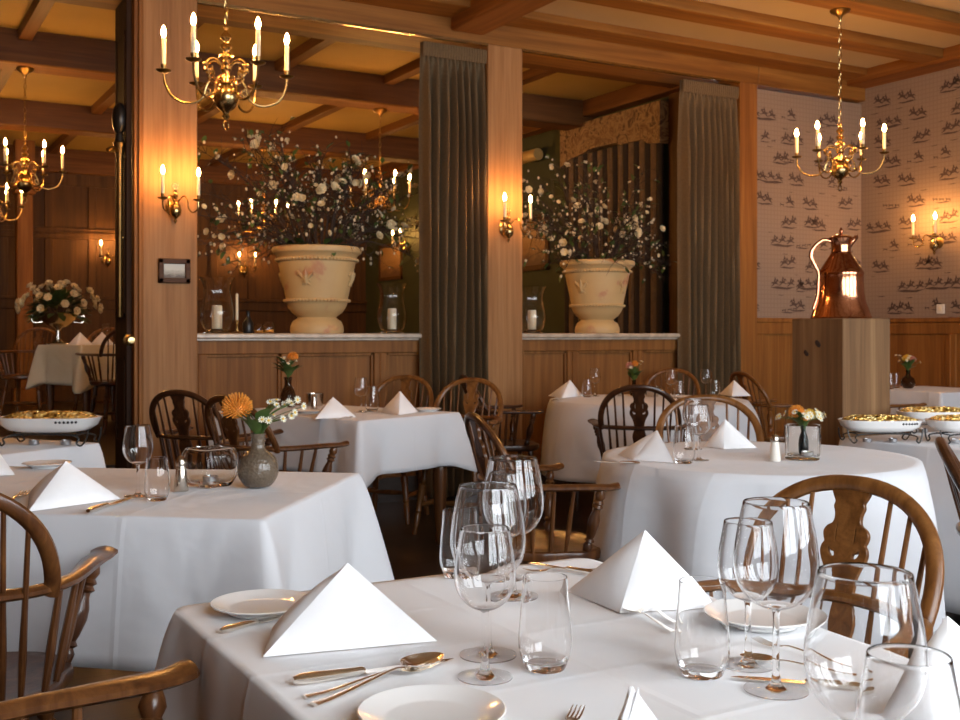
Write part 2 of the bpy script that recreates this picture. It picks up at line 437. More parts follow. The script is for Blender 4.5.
for x0, x1, st in ((1.9,4.04,(2.556,3.24)),(4.34,6.5,(4.885,5.526,6.17))):
    cw.box((x0, YW+.16, 0), (x1, YW+.46, 1.165))
    zs = ((0,.16),(1.06,1.165))
    for z0, z1 in zs: cw.box((x0, YW+.125, z0), (x1, YW+.16, z1), .004)
    for sx in (x0+.05,)+st+(x1-.05,):
        cw.box((sx-.05, YW+.127, .16), (sx+.05, YW+.16, 1.06), .004); cw.box((sx-.008, YW+.119, .16), (sx+.008, YW+.13, 1.06), .003)
    edges = [x0]+list(st)+[x1]
    for a, b in zip(edges[:-1], edges[1:]):
        for (p, q, r_, s_) in ((a+.05,b-.05,.16,.18),(a+.05,b-.05,1.04,1.06)): cw.box((p, YW+.14, r_), (q, YW+.16, s_), .003)
        for xx in (a+.06, b-.06): cw.box((xx-.01, YW+.14, .16), (xx+.01, YW+.16, 1.06), .003)
cwo = struct(cw.build('wall_middle', 'oak_panel'))
mb = MB()
for x0, x1 in ((1.9,4.04),(4.34,6.5)):
    mb.box((x0, YW+.075, 1.163), (x1, YW+.50, 1.197), .008); mb.box((x0, YW+.10, 1.148), (x1, YW+.48, 1.165), .004)
mb.build('marble_ledge', 'marble', cwo)
# solid end of that wall and the right wall: toile wallpaper over oak wainscot
HORSE = [(0,.34),(.07,.47),(.2,.53),(.36,.5),(.5,.52),(.61,.6),(.72,.78),(.77,.84),(.82,.77),(.94,.62),(.9,.56),(.79,.62),(.73,.45),(.87,.33),(1.0,.36),(1.0,.3),(.86,.25),(.7,.33),(.6,.34),(.42,.33),(.3,.22),(.06,.1),(.02,.15),(.2,.28),(.2,.4),(.12,.42),(.05,.33)]
RIDER = [(.36,.5),(.4,.72),(.47,.84),(.46,.95),(.55,.96),(.56,.86),(.66,.72),(.62,.68),(.53,.72),(.54,.55),(.6,.4),(.54,.36),(.46,.48)]
DOG = [(0,.3),(.2,.42),(.7,.42),(.85,.55),(1,.45),(.85,.36),(.95,.1),(.85,.1),(.7,.28),(.35,.28),(.15,.05),(.05,.05),(.2,.3)]
TUFT = [(0,.02),(.3,.06),(.6,.03),(1,.05),(.7,-.03),(.3,-.02)]
def motif(mbd, put, u, z, s, rnd):
    kind = rnd.random(); fl = 1 if rnd.random() < .6 else -1
    def poly(pl, du, dz, sc):
        pts = [put(u+fl*(du+x*sc), z+dz+y*sc) for x, y in pl]
        mbd.add(pts, [tuple(range(len(pts)))])
    if kind < .5:
        for q in (0, .8): poly(HORSE, q*s-.1*s, q*.12*s, s); poly(RIDER, q*s-.1*s, q*.12*s, s)
        poly(TUFT, -.2*s, -.02*s, 1.9*s)
    elif kind < .82:
        poly(HORSE, 0, 0, s); poly(RIDER, 0, 0, s); poly(TUFT, -.1*s, -.02*s, 1.2*s); poly(DOG, 1.15*s, -.02*s, .5*s)
    elif kind < .9:
        for q in (0, .85, 1.75): poly(HORSE, q*s-.2*s, (q*.09 if q < 1 else .02)*s, .9*s); poly(RIDER, q*s-.2*s, (q*.09 if q < 1 else .02)*s, .9*s)
        poly(TUFT, -.3*s, -.03*s, 2.8*s)
    else:
        for q in (0,.62,1.2): poly(DOG, q*s, .1*s*q, .55*s)
        poly(TUFT, 0, -.02*s, 1.5*s)
def paperwall(name, put, u0, u1, z0, z1, body, seed):
    rnd = random.Random(seed); m_ = MB(); body(m_); m_.cur = 1
    row = 0; z = z0+.05
    while z < z1-.1:
        u = u0+.03+(.16 if row % 2 else 0)
        while u < u1-.2:
            motif(m_, put, u+.02+rnd.uniform(-.02,.02), z+rnd.uniform(-.02,.02), .108, rnd); 
            if rnd.random() < .8: v_ = u+rnd.uniform(.05,.2); zz_ = z-.06+rnd.uniform(-.015,.015); sc_ = rnd.uniform(.05,.10); pts = [put(v_+x*sc_, zz_+y*sc_) for x, y in TUFT]; m_.add(pts, [tuple(range(len(pts)))])
            u += .27
        z += .185; row += 1
    return m_.build(name, ['paper','paper_ink'], None, smooth=False)
struct(paperwall('wall_end', lambda u, z: (u, YW+.0485, z), 6.72, XR, 1.34, 3.30, lambda m_: m_.box((6.70, YW+.05, 0), (XR, YW+.3, 3.30)), 3))
struct(paperwall('wall_right', lambda u, z: (XR-.0015, u, z), YF, YW+.05, 1.34, 3.44, lambda m_: m_.box((XR, YF-.2, -.05), (XR+.2, YW+.34, 3.7)), 4))
wn = MB()
wn.box((6.70, YW+.03, 0), (XR, YW+.05, 1.30)).box((6.70, YW+.005, 1.29), (XR, YW+.05, 1.33), .006).box((6.70, YW+.01, 0), (XR, YW+.05, .16), .004)
for x in (6.75, 7.38, 7.97): wn.box((x-.05, YW+.012, .16), (x+.05, YW+.05, 1.19), .004)
wn.box((6.7, YW+.012, 1.19), (XR, YW+.05, 1.29), .004)
struct(wn.build('trim_wainscot_end', 'oak_red'))
wn = MB(); wn.box((XR-.02, YF, 0), (XR, YW+.05, 1.30)).box((XR-.045, YF, 1.29), (XR, YW+.05, 1.33), .006).box((XR-.04, YF, 0), (XR, YW+.05, .16), .004)
wn.box((XR-.036, YF, 1.19), (XR, YW, 1.29), .004)
y = 6.9
while y > YF:
    wn.box((XR-.036, y-.05, .16), (XR, y+.05, 1.19), .004); wn.box((XR-.046, y-.006, .16), (XR-.03, y+.006, 1.185), .002)
    y -= .82
struct(wn.build('trim_wainscot_right', 'oak_red'))
# other walls
sbox('wall_left', (XL-.2, YF-.2, 0), (XL, YW+.34, 3.7), 'oak_panel')
sbox('wall_middle_left', (XL, YW, 0), (-.6, YW+.34, 3.3), 'oak_panel')
WIN = ((.05,1.55),(2.0,3.4),(3.8,5.2),(5.6,6.9)); WZ0, WZ1 = .95, 3.25
wf = MB(); xs = [XL-.2]+[q for a in WIN for q in a]+[XR+.2]
for i in range(0, len(xs), 2): wf.box((xs[i], YF-.2, 0), (xs[i+1], YF, 3.7))
for a, b in WIN: wf.box((a, YF-.2, 0), (b, YF, WZ0)); wf.box((a, YF-.2, WZ1), (b, YF, 3.7))
struct(wf.build('wall_front', 'cream', smooth=False))
for i, (a, b) in enumerate(WIN):
    fr = MB()
    for p, q in (((a,YF-.14,WZ0),(a+.06,YF-.06,WZ1)),((b-.06,YF-.14,WZ0),(b,YF-.06,WZ1)),((a,YF-.14,WZ0),(b,YF-.06,WZ0+.07)),((a,YF-.14,WZ1-.07),(b,YF-.06,WZ1)),
                 (((a+b)/2-.04,YF-.14,WZ0),((a+b)/2+.04,YF-.06,WZ1)),((a,YF-.13,2.55),(b,YF-.07,2.61))): fr.box(p, q, .005)
    wo = struct(fr.build('window_%d' % (i+1), 'plastic_white'))
    MB().box((a-.05, YF-.08, WZ0-.05), (b+.05, YF+.12, WZ0), .008).build('window_sill', 'plastic_white', wo)
    ld = bpy.data.lights.new('daylight_opening', 'AREA'); ld.shape = 'RECTANGLE'; ld.size = b-a; ld.size_y = WZ1-WZ0; ld.cycles.is_portal = True
    lo = bpy.data.objects.new('daylight_opening', ld); COL.objects.link(lo); lo.location = ((a+b)/2, YF-.17, (WZ0+WZ1)/2); lo.rotation_euler = (pi/2,0,0)
# back room walls
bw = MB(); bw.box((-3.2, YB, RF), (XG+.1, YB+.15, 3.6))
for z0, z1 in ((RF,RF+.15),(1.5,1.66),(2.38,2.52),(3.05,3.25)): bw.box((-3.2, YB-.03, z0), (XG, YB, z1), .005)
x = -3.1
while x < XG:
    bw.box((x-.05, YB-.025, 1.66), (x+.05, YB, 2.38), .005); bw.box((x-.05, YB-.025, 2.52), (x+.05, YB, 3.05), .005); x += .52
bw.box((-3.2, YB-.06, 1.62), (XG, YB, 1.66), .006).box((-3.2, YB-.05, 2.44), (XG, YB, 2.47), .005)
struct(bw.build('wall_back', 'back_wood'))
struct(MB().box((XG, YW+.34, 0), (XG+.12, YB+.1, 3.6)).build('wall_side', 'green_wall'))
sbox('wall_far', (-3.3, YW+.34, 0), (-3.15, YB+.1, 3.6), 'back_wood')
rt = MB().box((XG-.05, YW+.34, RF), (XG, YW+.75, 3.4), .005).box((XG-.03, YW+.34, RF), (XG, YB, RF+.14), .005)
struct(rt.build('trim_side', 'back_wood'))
# pilaster in the far room
pp = W(24, 13.2)
pl = MB().box((-.09,-.09,RF), (.09,.09,2.86), .01).box((-.12,-.12,2.86), (.12,.12,2.92), .01).box((-.15,-.15,2.92), (.15,.15,2.99), .012).box((-.13,-.13,RF), (.13,.13,RF+.2), .01)
pl.box((-.11,-.11,2.99), (.11,.11,3.5))
struct(pl.build('trim_pilaster', 'oak_red', None, pp))
# folded-back dark door leaf beside the first post
d1 = MB().box((1.472, YW+.06, RF*.5+.02), (1.506, YW+.40, 3.31), .004)
for z0, z1 in ((.5,1.05),(1.3,2.3),(2.5,3.1)):
    for a, b in (((1.467,YW+.10,z0),(1.477,YW+.12,z1)),((1.467,YW+.34,z0),(1.477,YW+.36,z1)),((1.467,YW+.10,z0),(1.477,YW+.36,z0+.02)),((1.467,YW+.10,z1-.02),(1.477,YW+.36,z1))): d1.box(a, b)
do = struct(d1.build('door_1', 'door_wood'))
kn = MB().lathe([(0,0),(.036,0),(.036,.006),(.02,.012),(.012,.03),(.024,.04),(.03,.055),(.02,.068),(0,.07)], 16)
kn.build('door_knob', 'brass', do, (1.489, YW+.06, 1.155), (pi/2,0,0))
# ------------------------------------------------------------------ chairs
def leg_prof(): return [(0,.016),(.06,.02),(.14,.014),(.2,.021),(.24,.021),(.27,.014),(.3,.024),(.5,.021),(.62,.017),(.66,.022),(.69,.014),(.72,.02),(1,.013)]
def prof2(pr): return [(r, t) for t, r in pr]
BOWTOP = .915; ARMZ = .675
def splat_mesh(L):
    half = [(.0,.028),(.03,.03),(.06,.026),(.085,.036),(.11,.046),(.135,.036),(.155,.03),(.19,.036),(.225,.028),(.25,.026),(.275,.030),(.295,.037),(.312,.046),(.326,.050),(.338,.048),(.346,.043),(.354,.046),(.366,.048),(.377,.042),(.384,.031),(.395,.027),(.408,.028),(.420,.032),(.430,.030),(.442,.036),(.455,.041),(.47,.043)]
    s = L/.47
    cu = bpy.data.curves.new('splat_curve', 'CURVE'); cu.dimensions = '2D'; cu.fill_mode = 'BOTH'; cu.extrude = .0045; cu.bevel_depth = .002; cu.bevel_resolution = 1
    def loop(pts):
        sp = cu.splines.new('POLY'); sp.points.add(len(pts)-1); sp.use_cyclic_u = True
        for q, (x, y) in zip(sp.points, pts): q.co = (x, y, 0, 1)
    R = catmull([(w_, h*s, 0) for h, w_ in half], 3)
    loop([(p.x, p.y) for p in R]+[(-p.x, p.y) for p in reversed(R)])
    def hole(pts):
        H = catmull([(x, y*s, 0) for x, y in pts], 4, True)
        loop([(p.x, p.y) for p in H]); loop([(-p.x, p.y) for p in reversed(H)])
    hole([(.018,.318),(.028,.316),(.036,.326),(.034,.338),(.027,.330),(.020,.328)])
    hole([(.020,.345),(.0235,.352),(.0235,.375),(.021,.390),(.0185,.375),(.0185,.352)])
    hole([(.010,.075),(.022,.10),(.024,.118),(.010,.13),(.006,.10)])
    o = bpy.data.objects.new('tmp', cu); COL.objects.link(o)
    dg = bpy.context.evaluated_depsgraph_get(); dg.update()
    me = bpy.data.meshes.new_from_object(o.evaluated_get(dg)); bpy.data.objects.remove(o); bpy.data.curves.remove(cu)
    return me
def chair_maker(mat):
    def make():
        t = thing('windsor_chair')
        # saddle seat
        sb = MB(); N = 40
        def outline(a):
            x, y = cos(a), sin(a)
            hw = .235 if y > 0 else .222
            e = .62
            return (hw*math.copysign(abs(x)**e, x), (.215 if y > 0 else .20)*math.copysign(abs(y)**.8, y))
        rings = [(.0,.446),(.3,.437),(.6,.438),(.85,.446),(.95,.45),(.99,.445),(1.0,.437),(.99,.418),(.93,.408),(.5,.405),(0,.405)]
        vs = []; idx = []
        for q, z in rings:
            if q == 0: idx.append([len(vs)]*N); vs.append((0,0,z))
            else:
                idx.append(list(range(len(vs), len(vs)+N)))
                for k in range(N):
                    x, y = outline(2*pi*k/N); vs.append((x*q, y*q, z))
        fs = []
        for A, B in zip(idx[:-1], idx[1:]):
            for k in range(N):
                f = []
                for v in (A[k], A[(k+1) % N], B[(k+1) % N], B[k]):
                    if v not in f: f.append(v)
                if len(f) > 2: fs.append(tuple(f))
        sb.add(vs, fs).build('seat', mat, t)
        ends = []
        for x0, y0, x1, y1 in ((.15,.13,.205,.185),(-.15,.13,-.205,.185),(.14,-.12,.19,-.20),(-.14,-.12,-.19,-.20)):
            MB().turned((x1,y1,0), (x0,y0,.415), [(1-tt, rr) for tt, rr in reversed(leg_prof())] and [(tt, rr) for tt, rr in [(1-a, b) for a, b in reversed(leg_prof())]], 10).build('leg', mat, t)
            ends.append((Vector((x1,y1,0)), Vector((x0,y0,.415))))
        sp = [(0,.008),(.2,.010),(.45,.016),(.55,.016),(.8,.010),(1,.008)]
        mids = []
        for a, b in ((0,2),(1,3)):
            p = ends[a][0].lerp(ends[a][1], .40); q = ends[b][0].lerp(ends[b][1], .40)
            MB().turned(p, q, sp, 8).build('stretcher', mat, t); mids.append(p.lerp(q, .5))
        MB().turned(mids[0], mids[1], sp, 8).build('stretcher', mat, t)
        # arm hoop
        hp = [(.292,.185),(.285,.15),(.272,.10),(.262,.03),(.252,-.05),(.228,-.13),(.178,-.195),(.095,-.232),(0,-.243)]
        full = hp+[(-x, y) for x, y in reversed(hp[:-1])]
        pts = catmull([(x, y, ARMZ+(.006 if abs(y-.185) < .01 else 0)) for x, y in full], 5); NN = len(pts)
        rad = []
        for i in range(NN):
            u = min(i, NN-1-i)/5.0
            rad.append((.030 if u > .4 else (.024 if u < .15 else .033), .012) if u < 2 else (.030-.009*min(1, (u-2)/2), .0125))
        MB().sweep(pts, rad, 10, (0,0,1)).build('arm_hoop', mat, t)
        def hoop(y, s):                                           # x of the hoop at a given y
            for (xa, ya), (xb, yb) in zip(hp[:-1], hp[1:]):
                if yb <= y <= ya: return s*(xa+(xb-xa)*(ya-y)/(ya-yb))
            return 0
        # bow
        H = BOWTOP-ARMZ-.012
        def bow(a):
            up = H*max(0, sin(a))**.9; x = .226*cos(a)*(1-.07*(1-up/H)**2)
            return Vector((math.copysign(abs(x)**.86*.226**.14, x), -.175-.125*(up/H), ARMZ+up))
        bp = [bow(pi*i/36) for i in range(37)]
        bp = [bp[0]+Vector((-.004,.004,-.012))]+bp+[bp[-1]+Vector((.004,.004,-.012))]
        MB().sweep(bp, (.0170,.0140), 10, (0,.86,.5)).build('bow', mat, t)
        def bow_at(x):
            a = math.acos(min(1, abs(x)/.226)); lo, hi = 0, pi/2
            for _ in range(30):
                md = (lo+hi)/2
                if bow(md).x > abs(x): lo = md
                else: hi = md
            p = bow(lo); p.x = x; return p
        for s in (1,-1):
            for xb, xt in ((.075,.088),(.115,.135),(.15,.178)):
                b = bow_at(s*xt); a = Vector((s*xb, -.165, .44))
                MB().turned(a, b, [(0,.006),(.25,.0085),(.5,.0065),(1,.005)], 8).build('spindle', mat, t)
            for y0, y1, x0 in ((-.12,-.135,.19),(-.055,-.055,.205),(.005,.02,.205)):
                MB().turned((s*x0, y0, .44), (hoop(y1, s), y1, ARMZ), [(0,.007),(.4,.010),(1,.007)], 8).build('spindle', mat, t)
            MB().turned((s*.205, .09, .44), (s*.272, .125, ARMZ-.008), [(0,.013),(.05,.017),(.12,.019),(.17,.012),(.2,.020),(.24,.013),(.3,.017),(.45,.023),(.55,.021),(.66,.013),(.7,.013),(.73,.021),(.77,.014),(.8,.021),(.84,.014),(.9,.020),(.95,.017),(1,.012)], 14).build('arm_post', mat, t)
        top = bow_at(0); bot = Vector((0,-.178,.44)); d = (top-bot); L = d.length
        me = splat_mesh(L); me.materials.append(M[mat]); me.shade_smooth(); me.set_sharp_from_angle(angle=radians(30))
        so = link('splat', me, t, bot, (math.atan2(d.z, d.y), 0, 0))
        return t
    return make
CH = {'m': chair_maker('chair_mid'), 'h': chair_maker('chair_honey'), 'd': chair_maker('chair_dark')}
def chair(kind, x, y, fx, fy, label, sc=None):
    return place('chair_'+kind, CH[kind], (x, y, 0), atan2(-fx, fy), label, 'chair', None, sc)

# ------------------------------------------------------------------ tables and cloths
def table(name, w, l, loc, rz, label, rnd=0):
    t = thing(name, loc, rz)
    if rnd: MB().lathe([(0,.70),(rnd-.02,.70),(rnd-.004,.706),(rnd-.004,.735),(rnd-.012,.742),(0,.742)], 48).build('tabletop', 'chair_dark', t)
    else: MB().box((-w/2+.006,-l/2+.006,.70), (w/2-.006,l/2-.006,.742), .008).build('tabletop', 'chair_dark', t)
    a, b = (w/2-.06, l/2-.06) if not rnd else (rnd*.55, rnd*.55)
    MB().box((-a,-b,.62), (a,b,.70), .004).build('apron', 'chair_dark', t)
    for sx, sy in ((1,1),(1,-1),(-1,1),(-1,-1)):
        MB().lathe([(0,0),(.02,0),(.026,.03),(.024,.08),(.03,.12),(.038,.3),(.042,.42),(.036,.48),(.026,.5),(.04,.52),(.04,.54),(.026,.56),(.036,.58),(.038,.60),(.038,.70),(0,.70)], 14).build('leg', 'chair_mid', t, (sx*(a-.02), sy*(b-.02), 0))
    return tag(t, label, 'table')
def rect_cloth(w, l, drop, seed, flare=.02, corner=.10, wav=.012, rc=.013, step=.02, dip=.16):
    rnd = random.Random(seed); ph = [rnd.uniform(0, 6.28) for _ in range(8)]
    per = []                                                     # (pos, normal, distance to corner)
    hw, hl = w/2, l/2
    cs = [(hw,hl,0),(-hw,hl,pi/2),(-hw,-hl,pi),(hw,-hl,1.5*pi)]
    for i in range(4):
        x, y, a0 = cs[i]; cx, cy = x-math.copysign(rc, x), y-math.copysign(rc, y)
        for k in range(7):
            a = a0+pi/2*k/6; per.append((Vector((cx+rc*cos(a), cy+rc*sin(a), 0)), Vector((cos(a), sin(a), 0)), 0.0, Vector((math.copysign(.707, x), math.copysign(.707, y), 0)), i))
        x2, y2, a2 = cs[(i+1) % 4]; ex, ey = x2-math.copysign(rc, x2), y2-math.copysign(rc, y2)
        p0 = Vector((cx+rc*cos(a0+pi/2), cy+rc*sin(a0+pi/2), 0)); p1 = Vector((ex+rc*cos(a2), ey+rc*sin(a2), 0))
        L = (p1-p0).length; m_ = max(4, int(L/step)); nn = Vector((cos(a0+pi/2), sin(a0+pi/2), 0))
        for k in range(1, m_):
            p = p0.lerp(p1, k/m_); dd = min(k, m_-k)/m_*L
            cc = cs[i] if k < m_/2 else cs[(i+1) % 4]
            per.append((p, nn, dd, Vector((math.copysign(.707, cc[0]), math.copysign(.707, cc[1]), 0)), (i if k < m_/2 else i+1) % 4))
    N = len(per); vs = []; fs = []
    rings = [.0,.12,.3,.5,.68,.82,.92,.97,1.0]
    rows = []
    for q in rings:
        if q == 0: rows.append([0]*N); vs.append((0,0,.75)); continue
        rows.append(list(range(len(vs), len(vs)+N)))
        for p, nn, dd, dg, ci in per: vs.append((p.x*q, p.y*q, .75))
    # rounded fall + skirt
    K = 16; s_acc = [0.0]
    for i in range(1, N): s_acc.append(s_acc[-1]+(per[i][0]-per[i-1][0]).length)
    for j in range(1, K+1):
        t = (j/K)**1.5; rows.append(list(range(len(vs), len(vs)+N)))
        for (p, nn, dd, dg, ci), s_ in zip(per, s_acc):
            c = max(0.0, 1-dd/(.05+.11*t))**1.05; c2 = exp(-((dd-.16)/.07)**2)
            Lz = drop*(1+dip*max(0.0, 1-dd/.11))
            wv = sin(s_*7.3+ph[0])*.6+sin(s_*13.1+ph[1])*.4+sin(s_*3.7+ph[2])*.5
            edge = exp(-dd/.05)
            off = .010*(1-exp(-t*12))+(flare+wav*wv*(1-edge)-.028*c2)*t
            v = p+nn*off+dg*(corner*(1+.25*sin(ph[3+ci]))*c*t**.85)
            drp = Lz*t if j > 1 else Lz*t
            zz = .75-drp-(0 if j > 0 else 0)
            if j == 1: zz = .75-Lz*t*.9
            vs.append((v.x, v.y, zz))
    fs = []
    for A, B in zip(rows[:-1], rows[1:]):
        for k in range(N):
            f = []
            for v in (A[k], A[(k+1) % N], B[(k+1) % N], B[k]):
                if v not in f: f.append(v)
            if len(f) > 2: fs.append(tuple(f))
    return MB().add(vs, fs)
def round_cloth(R, half, seed, kf=9, amp=.035, flare=.04, circ=None, rot=0.3, lmax=.66):
    rnd = random.Random(seed); ph = [rnd.uniform(0, 6.28) for _ in range(5)]
    N = 200; vs = []; rows = []
    for q in (0,.2,.45,.7,.86,.95,1.0):
        if q == 0: rows.append([0]*N); vs.append((0,0,.75)); continue
        rows.append(list(range(len(vs), len(vs)+N)))
        for k in range(N):
            a = 2*pi*k/N; vs.append((R*q*cos(a), R*q*sin(a), .75))
    K = 16
    for j in range(1, K+1):
        t = j/K; rows.append(list(range(len(vs), len(vs)+N)))
        for k in range(N):
            a = 2*pi*k/N; b = a-rot
            L = min(lmax, (half/max(abs(cos(b)), abs(sin(b)))-R)) if circ is None else circ
            f = sin(kf*a+ph[0]+.7*sin(2*a+ph[1]))*.65+.35*sin((2*kf-3)*a+ph[2])
            off = .012*(1-exp(-t*10))+flare*t+amp*(f+.75)*(.75*(1-exp(-t*5))+.25*t)*(L/.5)*(1-exp(-t*30))
            vs.append(((R+off)*cos(a), (R+off)*sin(a), .75-L*t*(.97 if j > 1 else .9)))
    fs = []
    for A, B in zip(rows[:-1], rows[1:]):
        for k in range(N):
            f = []
            for v in (A[k], A[(k+1) % N], B[(k+1) % N], B[k]):
                if v not in f: f.append(v)
            if len(f) > 2: fs.append(tuple(f))
    return MB().add(vs, fs)
def cloth(mbd, loc, rz, label, mat='cloth', group=None):
    o = mbd.build('tablecloth', mat, None, loc, (0,0,rz), True, 80)
    sm = o.modifiers.new('thickness', 'SOLIDIFY'); sm.thickness = .0025; sm.offset = -1
    return tag(o, label, 'tablecloth', group)

T1 = Vector((.863,1.195,0))
table('dining_table', .825, 1.25, T1, 0, 'rectangular dining table in the foreground, under a long white cloth')
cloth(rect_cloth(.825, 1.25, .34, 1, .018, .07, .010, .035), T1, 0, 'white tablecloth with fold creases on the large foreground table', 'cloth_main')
R2 = atan2(.786,.617); u2 = Vector((.617,.786,0)); v2 = Vector((-.786,.617,0)); P0 = Vector((.854,2.558,0))
T2 = P0+u2*.45+v2*.66
table('dining_table', .9, 1.32, T2, R2, 'dining table at left holding the grey ball vase with the orange pincushion flower')
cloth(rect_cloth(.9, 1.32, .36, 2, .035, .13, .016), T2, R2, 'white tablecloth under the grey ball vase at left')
R3 = atan2(.367,.93); u3 = Vector((.93,.367,0)); v3 = Vector((-.367,.93,0)); A3 = Vector((2.241,5.194,0))
T3 = A3+u3*.4+v3*.58
table('dining_table', .8, 1.16, T3, R3, 'dining table with a turned leg showing, below the left urn')
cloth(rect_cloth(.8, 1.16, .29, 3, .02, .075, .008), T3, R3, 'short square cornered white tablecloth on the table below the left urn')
T4 = W(648, 7.42)
table('dining_table', 1, 1, T4, .2, 'round dining table in front of the right urn, behind the dark splat back chair', .66)
cloth(round_cloth(.66, .97, 4, 6, .055, .03, .50), T4, 0, 'cream white tablecloth with hanging points on the table under the right urn')
T5 = Vector((2.865,2.993,0))
table('dining_table', 1, 1, T5, .4, 'round dining table at centre right holding the square glass candle holder', .56)
cloth(round_cloth(.56, .95, 5, 8, .036, .02, .56), T5, 0, 'long folded white tablecloth on the round table at centre right')
T6 = Vector((4.10,2.60,0))
table('serving_table', .84, 1.5, T6, 0, 'serving table at right carrying the golden topped dishes, beside the wooden block')
cloth(rect_cloth(.84, 1.5, .62, 6, .02, .05, .014), T6, 0, 'white tablecloth under the golden topped dishes at right')
R7 = atan2(-.57,-.82); e1 = Vector((-.82,-.57,0)); e2 = Vector((-.57,.82,0)); C7 = Vector((.87,4.68,0))
T7 = C7+e1*.62+e2*.36
table('serving_table', 1.24, .72, T7, R7, 'serving table at far left carrying the golden topped dishes')
cloth(rect_cloth(1.24, .72, .42, 7, .02, .06, .01), T7, R7, 'white tablecloth under the golden topped dishes at far left')
T9 = Vector((7.50,5.88,0))
table('dining_table', .8, .8, T9, 0, 'dining table against the wainscot by the papered right wall')
cloth(rect_cloth(.8, .8, .40, 9, .015, .06, .012), T9, 0, 'white tablecloth on the corner table against the right wainscot')
R8 = radians(17); c8 = W(82, 9.7); T8 = c8+Vector((-sin(R8), cos(R8), 0))*.43+Vector((cos(R8), sin(R8), 0))*.40; T8.z = RF
table('dining_table', .8, .86, T8, R8, 'dining table in the dim raised room beyond the left doorway')
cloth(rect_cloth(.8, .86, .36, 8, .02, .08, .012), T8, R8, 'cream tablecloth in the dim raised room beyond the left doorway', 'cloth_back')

# chairs, one by one
chair('h', 1.50, 1.53, -1, -.22, 'honey brown splat back chair behind the big wine glasses at right', (1.0,1,.985))
chair('m', .245, 1.32, 1, 0, 'chair at the bottom left corner, only its long arm and post in frame', (1,1,1.04))
chair('m', .191, 2.623, .252, .968, 'brown armchair cut by the left edge, at the table with the grey ball vase')
chair('m', 1.74, 5.03, .93, .367, 'dark armchair left of the urn table, its arm showing behind the orange flower')
chair('d', 1.63, 5.70, .78, .62, 'dark splat back chair nearest the first oak post')
q = W(457,6.66); chair('h', q.x, q.y, -.74, -.67, 'honey brown bow back chair in front of the left curtain')
q = W(389,7.14); chair('h', q.x, q.y, -.74, -.67, 'light brown bow back chair behind the right napkin of the table below the left urn')
q = W(545,3.98); chair('m', q.x, q.y, FY*.96+FX*.26, -FX*.96+FY*.26, 'brown armchair seen from the side, left of the round table at centre right', (1,.9,1))
q = W(716, 4.98); dq = (T5-q).normalized(); chair('h', q.x, q.y, dq.x, dq.y, 'light brown bow back chair at the far side of the round table at centre right', (1.1,1,.985))
q = W(641, 6.30); dq = (T4-q).normalized(); chair('d', q.x, q.y, dq.x, dq.y, 'dark splat back chair with its back to us, under the right urn')
q = W(506, 7.55); chair('d', q.x, q.y, .80, -.25, 'dark armchair in shadow left of the cream clothed round table, against the half wall')
q = W(668, 8.46); dq = (T4-q).normalized(); chair('h', q.x, q.y, dq.x, dq.y, 'chair behind the round table under the right urn, mostly hidden by its vase')
q = W(775, 8.2); chair('h', q.x, q.y, FY*.95+FX*.3, -FX*.95+FY*.3, 'honey brown armchair between the right curtain and the wooden block')
q = W(1066, 2.85); chair('d', q.x, q.y, .62, -.78, 'chair with black spindles cut by the right edge, before the serving table')
q = W(874, 8.15); chair('h', q.x, q.y, .95, .1, 'chair at the corner table, half hidden behind the wooden block')
q = W(28,10.9); chair('h', q.x, q.y, -FX, -FY, 'rounded back chair at the far left in the dim raised room').location.z = RF
q = W(100,11.1); chair('h', q.x, q.y, -FX, -FY, 'chair with a rounded back behind the two napkins in the dim raised room').location.z = RF
q = W(119,9.55); chair('d', q.x, q.y, -FY*.6+FX*.8, FX*.6+FY*.8, 'dark spindle armchair at the near right of the table in the dim raised room').location.z = RF
# ------------------------------------------------------------------ glassware
TZ = .752
def shell(prof_out, th, base):
    """closed wall: outer profile up, inner profile down. prof_out [(r,z)] ; base = inner floor height"""
    inner = [(max(r-th, 0.0008), z) for r, z in reversed(prof_out) if z > base+.002]
    return prof_out+[(prof_out[-1][0]-th*.5, prof_out[-1][1]+.0006)]+inner
def smoothprof(pts, n=5):
    return [(max(0, p.x), p.y) for p in catmull([(r, z, 0) for r, z in pts], n)]
def stemglass(H, rb, rr, foot, zb):
    def make():
        t = thing('wine_glass')
        h = H-zb
        out = smoothprof([(.0045,zb),(rb*.55,zb+h*.075),(rb*.88,zb+h*.22),(rb,zb+h*.40),(rb*.96,zb+h*.62),(rb*.86,zb+h*.84),(rr,H)], 5)
        MB().lathe([(0,zb)]+shell(out, .0012, zb+.003)+[(0,zb+.004)], 32).build('bowl', 'glass', t)
        MB().lathe([(0,0),(foot,0),(foot,.0011),(foot*.8,.0019),(foot*.4,.0030),(.010,.0052),(.0062,.011),(.0045,.024),(.0042,zb*.6),(.004,zb-.008),(.0052,zb-.0005),(0,zb-.0005)], 28).build('stem_and_foot', 'foot_glass', t)
        return t
    return make
wine = stemglass(.194, .0405, .0320, .036, .086); burg = stemglass(.236, .0525, .0405, .040, .100)
def tumbler():
    t = thing('water_tumbler')
    out = smoothprof([(.0245,0),(.0275,.002),(.0345,.022),(.0360,.040),(.0340,.070),(.0315,.098),(.0300,.122)], 5)
    MB().lathe([(0,.0006)]+shell(out, .0013, .009)+[(.024,.0095),(0,.009)], 32).build('glass_body', 'glass', t)
    return t
G = 'wine glasses on the tables'
def gl(kind, loc, label, sc=None):
    mk = {'w':('wine',wine),'b':('burg',burg),'t':('tumbler',tumbler)}[kind]
    return place(mk[0], mk[1], loc, random.uniform(0,6), label, 'glass', None, sc)
